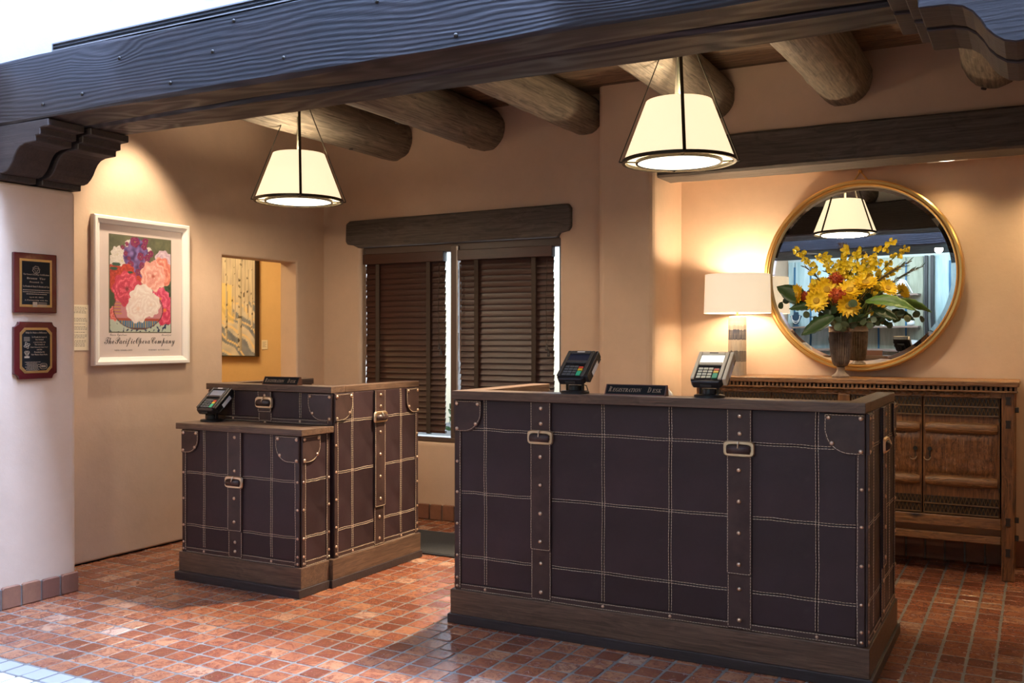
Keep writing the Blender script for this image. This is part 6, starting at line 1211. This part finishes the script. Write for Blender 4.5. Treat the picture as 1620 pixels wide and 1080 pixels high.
for k in range(5):
    a = k*2*math.pi/5+.3; e = (-1.94+.27*math.cos(a), 5.12+.27*math.sin(a), .065)
    lg = MB().tube([(-1.94, 5.12, .10), e], [.022, .014], 8).obj('leg', BLACKP, ch); MB().cyl((e[0]-.012, e[1], .027), (e[0]+.012, e[1], .027), .026, n=14).obj('caster', BLACKP, lg)
t = NT('mat_pile'); n1 = t.noise(t.co(), 160, 2); MATM = t.done(t.ramp(n1, [(0.35, (0.012, 0.0115, 0.012)), (0.7, (0.034, 0.033, 0.034))]), 0.95, t.bump(n1, .6, .004))
fm = MB().box(-3.95, -2.60, 5.07, 5.64, .001, .012).obj('floor_mat', MATM, bevel=.003)
tag(fm, 'dark grey mat on the tiles behind the left desk', 'mat'); MB().box(-3.965, -2.585, 5.055, 5.655, .001, .009).obj('border', VENT, fm, bevel=.002)

# ================================================================== FRAMED POSTER on the left wall
def raster(name, fn, nu, nv, O, U, V, w, h, parent):
    """flat print: a sheet whose colours are stored at its vertices"""
    O, U, V = Vector(O), Vector(U), Vector(V); mb = MB()
    mb.v = [tuple(O+U*(w*i/nu)+V*(h*k/nv)) for i in range(nu+1) for k in range(nv+1)]
    mb.f = [(i*(nv+1)+k, (i+1)*(nv+1)+k, (i+1)*(nv+1)+k+1, i*(nv+1)+k+1) for i in range(nu) for k in range(nv)]
    o = mb.obj(name, PRINT, parent); at = o.data.color_attributes.new('Col', 'FLOAT_COLOR', 'POINT'); buf = []
    for i in range(nu+1):
        for k in range(nv+1): buf += [*fn(i/nu, k/nv), 1.0]
    at.data.foreach_set('color', buf)
    return o
from mathutils import noise as mnoise
def nz(u, v, s=0.0): return mnoise.noise((u, v, s))
def lerp3(a, b, q): q = max(0, min(1, q)); return tuple(x+(y-x)*q for x, y in zip(a, b))
def bloom(u, v, cx, cy, r, cols, seed, asp=1.27, lobes=9):
    """layered peony: returns colour or None"""
    dx, dy = (u-cx), (v-cy)*asp; d = math.hypot(dx, dy); a = math.atan2(dy, dx)
    edge = r*(1+.07*math.sin(lobes*a+seed)+.10*nz(math.cos(a)*2+seed, math.sin(a)*2))
    if d > edge: return None
    q = d/edge; swirl = math.sin(q*13+2.2*math.sin(a*3+seed+q*4)+4*nz(u*9, v*9, seed)); sh = .5+.36*swirl+.22*math.sin(q*34+5*math.sin(a*5+seed)+9*nz(u*22, v*22, seed))
    c = lerp3(cols[0], cols[1], sh*.85+.15*q)
    if sh > .86: c = lerp3(c, cols[2], .7)
    if q < .16: c = lerp3(cols[3], c, q/.16*.7)
    return c
def floral(u, v):
    asp = 1.27; c = lerp3((.075, .085, .05), (.17, .17, .085), .5+.6*nz(u*9, v*9)+.3*nz(u*30, v*40))
    if v < .20:                                    # patterned cloth
        c = (.50, .56, .46)
        if nz(u*26, v*30, 3) > .18 and nz(u*9, v*9, 8) > -.15: c = (.03, .05, .12)
    if u < .12 and .15 < v < .55: c = (.05, .075, .03)
    if u > .9 and .3 < v < .55: c = lerp3((.02, .03, .02), (.07, .12, .05), .5+nz(u*30, v*30))
    def over(x):
        nonlocal c
        if x is not None: c = x
    for (cx, cy, r) in ((.13, .80, .11), (.05, .73, .08), (.19, .74, .10), (.10, .68, .09), (.30, .92, .06), (.63, .87, .05)): over(bloom(u, v, cx, cy, r, ((.62, .55, .50), (.85, .80, .76), (.55, .50, .35), (.6, .55, .2)), cx*9))
    over(bloom(u, v, .88, .77, .15, ((.55, .36, .46), (.75, .58, .66), (.8, .7, .75), (.4, .3, .3)), 2))
    d = math.hypot((u-.42)*1.15, (v-.74)*1.0)      # purple spire
    if d < .235+.05*nz(u*12, v*12, 1): c = lerp3((.055, .018, .12), (.28, .18, .48), .45+1.1*nz(u*17, v*20, 5))
    for (cx, cy, r) in ((.40, .95, .075), (.55, .91, .05), (.49, .80, .055), (.60, .79, .05), (.66, .84, .045), (.27, .92, .028), (.20, .88, .03), (.25, .82, .035), (.57, .97, .05), (.33, .71, .05), (.52, .70, .055), (.45, .63, .05), (.30, .77, .03)): over(bloom(u, v, cx, cy, r, ((.12, .006, .05), (.30, .02, .11), (.42, .05, .18), (.5, .3, .05)), cx*20, lobes=5))
    for (cx, cy, r) in ((.08, .60, .13), (.27, .61, .13), (.10, .50, .12), (.45, .55, .06)): over(bloom(u, v, cx, cy, r, ((.36, .025, .015), (.62, .06, .03), (.68, .10, .05), (.3, .02, .02)), cx*7))
    for (cx, cy, rx, ry) in ((.10, .70, .07, .02), (.06, .655, .06, .018), (.32, .625, .05, .012), (.30, .13, .10, .02), (.22, .15, .05, .02)):
        if ((u-cx)/rx)**2+((v-cy)/ry)**2 < 1: c = (.035, .09, .06)
    over(bloom(u, v, .84, .65, .20, ((.66, .14, .10), (.86, .36, .26), (.92, .50, .38), (.7, .4, .1)), 4))
    over(bloom(u, v, .90, .24, .21, ((.50, .02, .07), (.80, .10, .20), (.88, .22, .30), (.8, .25, .02)), 6)); over(bloom(u, v, .82, .36, .16, ((.55, .03, .10), (.82, .13, .24), (.88, .25, .34), (.8, .3, .05)), 9))
    over(bloom(u, v, .08, .19, .10, ((.60, .05, .05), (.85, .28, .24), (.9, .4, .35), (.6, .1, .1)), 3))
    e = ((u-.46)/.41)**2+((v-.24)/.22)**2          # bowl
    if e < 1:
        c = (.55, .22, .25)
        if u < .26 and e > .5 and .18 < v < .36: c = (.58, .30, .10) if int(v*60) % 2 else (.45, .15, .2)
        if v < .145: c = (.42, .07, .04)
        if v < .115: c = (.05, .18, .34) if (u*26) % 1 < .72 else (.55, .33, .05)
        if v < .045: c = (.10, .05, .05)
        if e > .93: c = (.12, .04, .04)
    over(bloom(u, v, .70, .60, .205, ((.72, .27, .22), (.90, .52, .44), (.94, .66, .56), (.45, .05, .02)), 1)); over(bloom(u, v, .27, .45, .225, ((.45, .02, .06), (.80, .09, .16), (.88, .22, .28), (.10, .005, .01)), 5))
    over(bloom(u, v, .52, .35, .20, ((.76, .62, .56), (.88, .80, .74), (.90, .84, .78), (.8, .6, .45)), 8)); over(bloom(u, v, .45, .245, .19, ((.76, .60, .54), (.88, .78, .72), (.90, .84, .78), (.8, .55, .45)), 12)); over(bloom(u, v, .66, .29, .16, ((.74, .60, .54), (.87, .77, .71), (.90, .82, .76), (.8, .6, .5)), 15))
    return c
y0, y1, z0, z1, xw = 3.900, 4.642, 1.181, 2.091, XL
po = empty('framed_poster', (XL, (y0+y1)/2, z0), 'white framed opera company poster of a bowl of peonies on the left wall', 'poster')
def mitred(y0, y1, z0, z1, x, prof, mat, parent, name):
    """four mitred mouldings; profile (inset, height off the wall)"""
    cs = [(y0, z0), (y1, z0), (y1, z1), (y0, z1)]; sg = [(1, 1), (-1, 1), (-1, -1), (1, -1)]; m = len(prof)
    for e in range(4):
        a, b = e, (e+1) % 4; vs = []
        for q in (a, b):
            for (i, hgt) in prof: vs.append((x+hgt, cs[q][0]+sg[q][0]*i, cs[q][1]+sg[q][1]*i))
        fs = [(k, (k+1) % m, m+(k+1) % m, m+k) for k in range(m)] + [tuple(range(m)), tuple(range(m, 2*m))]
        MB().add(vs, fs).obj(name, mat, parent, auto=30)
mitred(y0, y1, z0, z1, xw, [(0, .002), (0, .034), (.006, .040), (.022, .040), (.034, .030), (.046, .026), (.050, .020), (.050, .002)], WHITEF, po, 'frame_moulding')
MB().box(xw+.004, xw+.012, y0+.03, y1-.03, z0+.03, z1-.03).obj('mat_board', MATB, po)
MB().box(xw+.012, xw+.0125, 4.022, 4.506, 1.380, 1.986).obj('print_border', flat('print_border', (0.16, 0.15, 0.10), .7), po)
raster('print', floral, 120, 150, (xw+.0132, 4.029, 1.387), (0,1,0), (0,0,1), .470, .592, po)
TU, TV_ = (0,1,0), (0,0,1); tx = xw+.0124
text(script('ThePacificOperaCompany'), (tx, 4.262, 1.312), TU, TV_, .545, INK, po, height=.060)
text(script('Owen Eyestone'), (tx, 4.030, 1.362), TU, TV_, .125, INKG, po, align='LEFT', height=.020)
text(script('Beautiful'), (tx, 4.425, 1.362), TU, TV_, .08, INKG, po, align='LEFT', height=.018)
text(bold_serif('NEW YORK CITY'), (tx, 4.13, 1.268), TU, TV_, .135, INKG, po, height=.009); text(bold_serif('SYDNEY AUSTRALIA'), (tx, 4.405, 1.268), TU, TV_, .17, INKG, po, height=.009)
MB().box(xw+.017, xw+.0185, y0+.045, y1-.045, z0+.045, z1-.045).obj('glazing', GLASS, po)

# printed sheet half hidden by the pier
sh = MB().box(XL+.001, XL+.0025, 3.66, 3.888, 1.275, 1.545).obj('paper_notice', PAPER); tag(sh, 'cream typed notice on the wall half hidden by the left pier', 'notice')
mb = MB(); rs = random.Random(2)
for i in range(30):
    if i in (6, 7, 13, 19): continue
    zz = 1.530-i*.0082; yy = 3.672
    while yy < 3.872:
        w = rs.uniform(.006, .018)
        if yy+w < 3.876 and not (i % 6 == 5 and yy > 3.77): mb.box(XL+.0025, XL+.0028, yy, yy+w, zz-.0014, zz+.0014)
        yy += w+.004
tag(mb.obj('typed_lines', INKG, sh), kind='stuff')

# ================================================================== PLAQUES on the pier
def plaque(y0, y1, z0, z1, clip, label):
    root = empty('award_plaque', (XP, (y0+y1)/2, z0), label, 'plaque', 'award plaques on the left pier')
    def shape(i, c):
        a, b, d, e = y0+i, y1-i, z0+i, z1-i
        if not c: return [(a, d), (b, d), (b, e), (a, e)]
        def arc(cy, cz, s, t_): return [(cy+c*math.cos(q), cz+c*math.sin(q)) for q in [s+(t_-s)*k/5 for k in range(6)]]
        h = math.pi/2
        return arc(a, d, h, 0) + arc(b, d, math.pi, h) + arc(b, e, -h, -math.pi) + arc(a, e, 0, -h)
    def shape2(i, c):
        a, b, d, e = y0+i, y1-i, z0+i, z1-i
        return [(a, d), (b, d), (b, e), (a, e)] if not c else [(a+c, d), (b-c, d), (b, d+c), (b, e-c), (b-c, e), (a+c, e), (a, e-c), (a, d+c)]
    F0 = lambda poly, x0, x1: MB().prism(poly, (XP+x0, 0, 0), (0,1,0), (0,0,1), (1,0,0), x1-x0)
    F0(shape(0, clip), 0, .020).obj('board', MAHOG, root, bevel=.004, seg=2)
    F0(shape2(.030, clip), .020, .0212).obj('gold_plate', PLATEG, root); F0(shape2(.042, clip*.9), .0212, .0222).obj('black_plate', PLATE, root)
    return root
X_ = XP+.0224
p1 = plaque(3.074, 3.315, 1.476, 1.780, 0, 'square cornered mahogany plaque, upper one on the left pier'); p2 = plaque(3.074, 3.315, 1.140, 1.431, .026, 'notched corner mahogany plaque, lower one on the left pier')
def lines(root, rows):
    for (s_, yc, zz, w, h) in rows: text(bold_serif(s_), (X_, yc, zz), TU, TV_, w, TAN, root, height=h)
lines(p1, [(a, 3.1945, b, c, d) for a, b, c, d in P1ROWS])
mb = MB(); rs = random.Random(6)
for zz, w in ((1.592, .148), (1.582, .148), (1.572, .11)):
    yy = 3.1945-w/2
    while yy < 3.1945+w/2: q = rs.uniform(.004, .011); mb.box(X_-.0003, X_, yy, yy+q, zz-.0016, zz+.0016); yy += q+.002
for zz in (1.528, 1.520, 1.512): mb.box(X_-.0003, X_, 3.205, 3.255, zz-.0015, zz+.0015)
mb.box(X_-.0003, X_, 3.175, 3.201, 1.508, 1.532); tag(mb.obj('fine_print', TAN, p1), kind='stuff')
def loop(yc, zc, r, n, amp, rt=.0012):
    return [(X_, yc+r*(1+amp*math.sin(n*t_))*math.cos(t_), zc+r*(1+amp*math.sin(n*t_))*math.sin(t_)) for t_ in [2*math.pi*k/40 for k in range(41)]]
MB().tube(loop(3.1945, 1.695, .019, 8, .10), .0010, 4).tube(loop(3.1945, 1.695, .010, 3, .45), .0010, 4).obj('emblem', TAN, p1)
lines(p2, [('Help Us Make a Difference', 3.1945, 1.372, .120, .0105)] + [(s_, 3.212, 1.350-i*.0128, w, .0078) for i, (s_, w) in enumerate(P2ROWS)])
mb = MB()
for i in range(8):
    w = rs.uniform(.05, .08); yy = 3.170-w/2
    while yy < 3.170+w/2: q = rs.uniform(.004, .011); mb.box(X_-.0003, X_, yy, yy+q, 1.226-i*.0062-.0011, 1.226-i*.0062+.0011); yy += q+.002
for i in range(4): mb.box(X_-.0003, X_, 3.125, 3.158, 1.352-i*.006-.0009, 1.352-i*.006+.0009)
tag(mb.obj('fine_print', TAN, p2), kind='stuff')
MB().tube(loop(3.142, 1.311, .013, 4, .32), .0014, 4).tube(loop(3.142, 1.311, .006, 4, .2), .0012, 4).obj('emblem', TAN, p2)
MB().tube(loop(3.142, 1.272, .012, 3, .18), .0014, 4).box(X_-.0003, X_, 3.128, 3.156, 1.247, 1.256).tube(loop(3.142, 1.272, .006, 5, .2), .0014, 4).obj('emblem', TAN, p2)
MB().tube([(X_, 3.235+.019*math.copysign(abs(math.cos(t_))**.6, math.cos(t_)), 1.204+.014*math.copysign(abs(math.sin(t_))**.6, math.sin(t_))) for t_ in [2*math.pi*k/32 for k in range(33)]], .0012, 4).box(X_-.0003, X_, 3.222, 3.248, 1.199, 1.203).box(X_-.0003, X_, 3.222, 3.248, 1.206, 1.210).obj('emblem', TAN, p2)

# ================================================================== PAINTING in the side room
def birches(u, v):
    v = v/.75
    c = lerp3((.46, .40, .34), (.66, .58, .46), .5+.9*nz(u*34, v*5))
    if v < .62+.06*nz(u*6, 1):
        c = lerp3((.52, .50, .48), (.74, .66, .54), .5+nz(u*9, v*9, 4))
        g = (u*1.0+v*1.35)*15+2.2*nz(u*4, v*5, 3)
        if math.sin(g) > -.1: c = lerp3((.16, .19, .25), (.30, .33, .38), .5+.9*nz(u*12, v*14, 2))
        if math.sin(g*1.9+1) > .86: c = (.80, .62, .34)
    if .40 < v+.25*(u-.6) < .84 and u < .72+.05*nz(u*5, v*9): c = lerp3(c, (.86, .64, .20), .8-.9*abs(v-.62))
    for k, (x0, w, sl, vb) in enumerate(((.20, .02, .02, .2), (.36, .016, -.02, .25), (.48, .02, .03, .2), (.625, .014, -.005, .18), (.70, .010, .012, .45), (.745, .012, -.01, .4), (.805, .026, .012, .05), (.86, .010, .01, .5), (.915, .013, -.012, .42), (.965, .012, 0, .3))):
        x = x0+sl*(v-.3)+.006*nz(v*5, k)
        if abs(u-x) < w*(1.1-.25*v) and v > vb:
            c = lerp3((.28, .25, .20), (.70, .62, .48), .55-(u-x)/w*.5)
            if nz(u*26, v*26, k) > .34: c = (.08, .065, .05)
    return c
pt = empty('framed_painting', (-6.25, 6.2, 1.19), 'birch trees in snow painting seen through the wall opening', 'painting')
MB().box(-6.68, -5.80, 6.155, 6.199, 1.19, 2.19).obj('frame', flat('painting_edge', (0.05, 0.035, 0.025), .6), pt, bevel=.004)
raster('canvas', birches, 110, 110, (-6.672, 6.1545, 1.198), (1,0,0), (0,0,1), .862, .984, pt)
lb = MB().box(-5.772, -5.705, 6.196, 6.199, 1.253, 1.330).obj('paper_notice', PAPER); tag(lb, 'small cream caption card beside the birch painting', 'notice')
mb = MB()
for i in range(5): mb.box(-5.762, -5.72-.01*(i % 2), 6.1955, 6.196, 1.312-i*.010, 1.3145-i*.010)
tag(mb.obj('typed_lines', INKG, lb), kind='stuff')

# ================================================================== SHOP behind the camera, seen in the mirror
PANEL = NT('aqua_shop_panel'); n1 = PANEL.noise(PANEL.co((6, 6, .7)), 2.5, 4); PANEL = PANEL.done(PANEL.ramp(n1, [(0.3, (0.30, 0.47, 0.50)), (0.7, (0.55, 0.68, 0.70))]), .6)
PANELG = NT('sage_shop_panel'); n1 = PANELG.noise(PANELG.co((6, 6, .7)), 2.5, 4); PANELG = PANELG.done(PANELG.ramp(n1, [(0.3, (0.27, 0.30, 0.22)), (0.7, (0.46, 0.48, 0.38))]), .6)
BLUEP = flat('blue_upright', (0.02, 0.12, 0.24), .5); SHELFW = flat('shop_shelf', (0.28, 0.20, 0.16), .5); CHINA = flat('white_china', (0.72, 0.76, 0.78), .3); NAVY = flat('navy_velvet', (0.02, 0.05, 0.09), .8); PEARL = flat('pearl', (.75, .74, .70), .2)
du = empty('shop_display', (-2.2, -1.6, 0), 'pale aqua panelled shop display wall reflected in the mirror', 'display wall')
xs = [-4.50, -4.36, -4.04, -3.62, -3.20, -2.77, -2.29, -1.99]
for i, (a, b) in enumerate(zip(xs[:-1], xs[1:])): MB().box(a+.012, b-.012, -1.74, -1.70, .02, 2.55).obj('panel', PANEL if b < -3.5 else PANELG, du, bevel=.003)
MB().box(-1.80, .6, -1.74, -1.70, .02, 2.55).obj('panel', PANEL, du)
for x in (-4.36, -4.04, -2.77, -2.29, -1.57): MB().box(x-.014, x+.014, -1.70, -1.675, .02, 2.45).obj('upright', BLUEP, du)
for x in (-1.94, -1.84): MB().box(x-.024, x+.024, -1.70, -1.60, .02, 2.55).obj('dark_post', VENT, du)
for (a, b, z) in ((-2.70, -2.03, 1.845), (-4.42, -2.03, 1.275), (-4.42, -2.03, 0.86)): MB().box(a, b, -1.675, -1.36, z, z+.03).obj('shelf', SHELFW, du, bevel=.003)
def shop(name, mb, mat, label, cat, smooth=True): return tag(mb.obj(name, mat, smooth=smooth), label, cat)
sb = shop('white_handbag', MB().lathe([(.07, 0), (.10, .03), (.095, .14), (.065, .22), (.035, .26)], (-2.33, -1.50, 1.876), 20), CHINA, 'white rounded bag on the upper shop shelf in the mirror', 'bag'); MB().tube([(-2.33, -1.50, 2.13), (-2.26, -1.50, 2.11), (-2.14, -1.48, 1.89)], .009, 6).obj('strap', CHINA, sb)
nb = empty('necklace_bust', (-4.26, -1.50, 1.305), 'navy velvet necklace bust with pearls in the mirror', 'jewellery stand')
MB().prism([(-.04, .04), (.04, .04), (.115, .20), (.05, .22), (.045, .275), (-.045, .275), (-.05, .22), (-.115, .20)], (-4.26, -1.52, 1.305), (1,0,0), (0,0,1), (0,1,0), .04).obj('bust', NAVY, nb, bevel=.012, seg=3); MB().cyl((-4.26, -1.50, 1.305), (-4.26, -1.50, 1.35), .06, .014, 16).obj('foot', NAVY, nb)
for k, dz in enumerate((.06, .03)): MB().tube([(-4.26+(.085-.005*k)*math.cos(t_), -1.475, 1.51+(.11+.035*k)*math.sin(t_)*-1) for t_ in [math.pi*q/10 for q in range(11)]], .007, 6).obj('necklace', PEARL, nb)
shop('white_jar', MB().lathe([(.025, 0), (.06, .02), (.065, .06), (.035, .10), (.024, .12)], (-2.17, -1.50, 1.306), 16), CHINA, 'small white jar on the middle shop shelf in the mirror', 'jar'); shop('display_card', MB().prism([(-.10, 0), (.10, 0), (.02, .15), (0, .15)], (-2.55, -1.56, 1.306), (1,0,0), (0,0,1), (0,1,0), .09), CHINA, 'small white folded display card on the middle shop shelf', 'card', False)
shop('white_teapot', MB().sphere((-2.31, -1.5, .975), .085, 14, 9).lathe([(.06, .0), (.035, .035)], (-2.31, -1.5, 1.05), 14).sphere((-2.31, -1.5, 1.10), .024), CHINA, 'white china pot on the lowest shop shelf in the mirror', 'china'); shop('gift_box', MB().box(-2.16, -2.06, -1.55, -1.42, .891, 1.06), CHINA, 'pale boxed gift near the dark posts in the mirror', 'box', False)

# ================================================================== GARDEN outside the window
gd = struct(MB().box(-9, 2, 6.95, 16, -.30, -.12), 'ground_outside', flat('garden_soil', (.22, .19, .13), .9))
for (x, y, s_, lab) in ((-4.6, 8.3, 1.0, 'green garden shrub glimpsed beside the left blind'), (-3.3, 8.0, .9, 'green garden shrub glimpsed beside the right blind')):
    root = empty('garden_shrub', (x, y, -.12), lab, 'shrub', 'garden shrubs outside the window'); mb = MB(); rg = random.Random(int(x*10))
    for k in range(500):
        d = Vector((rg.gauss(0, 1), rg.gauss(0, 1), rg.gauss(0, 1))).normalized()*rg.uniform(.5, 1)*.55*s_; c = Vector((x, y, .55*s_))+d; petal(mb, c, Vector((rg.uniform(-1, 1), rg.uniform(-1, 1), rg.uniform(0, 1))).normalized(), d.normalized(), .09, .025, .1)
    tag(mb.obj('foliage', LEAFL, root), kind='stuff'); MB().cyl((x, y, -.12), (x, y, .5*s_), .03, n=8).obj('trunk', STEMB, root)
#@@MORE
for o in bpy.data.objects:
    if '_o' in o.keys(): del o['_o']
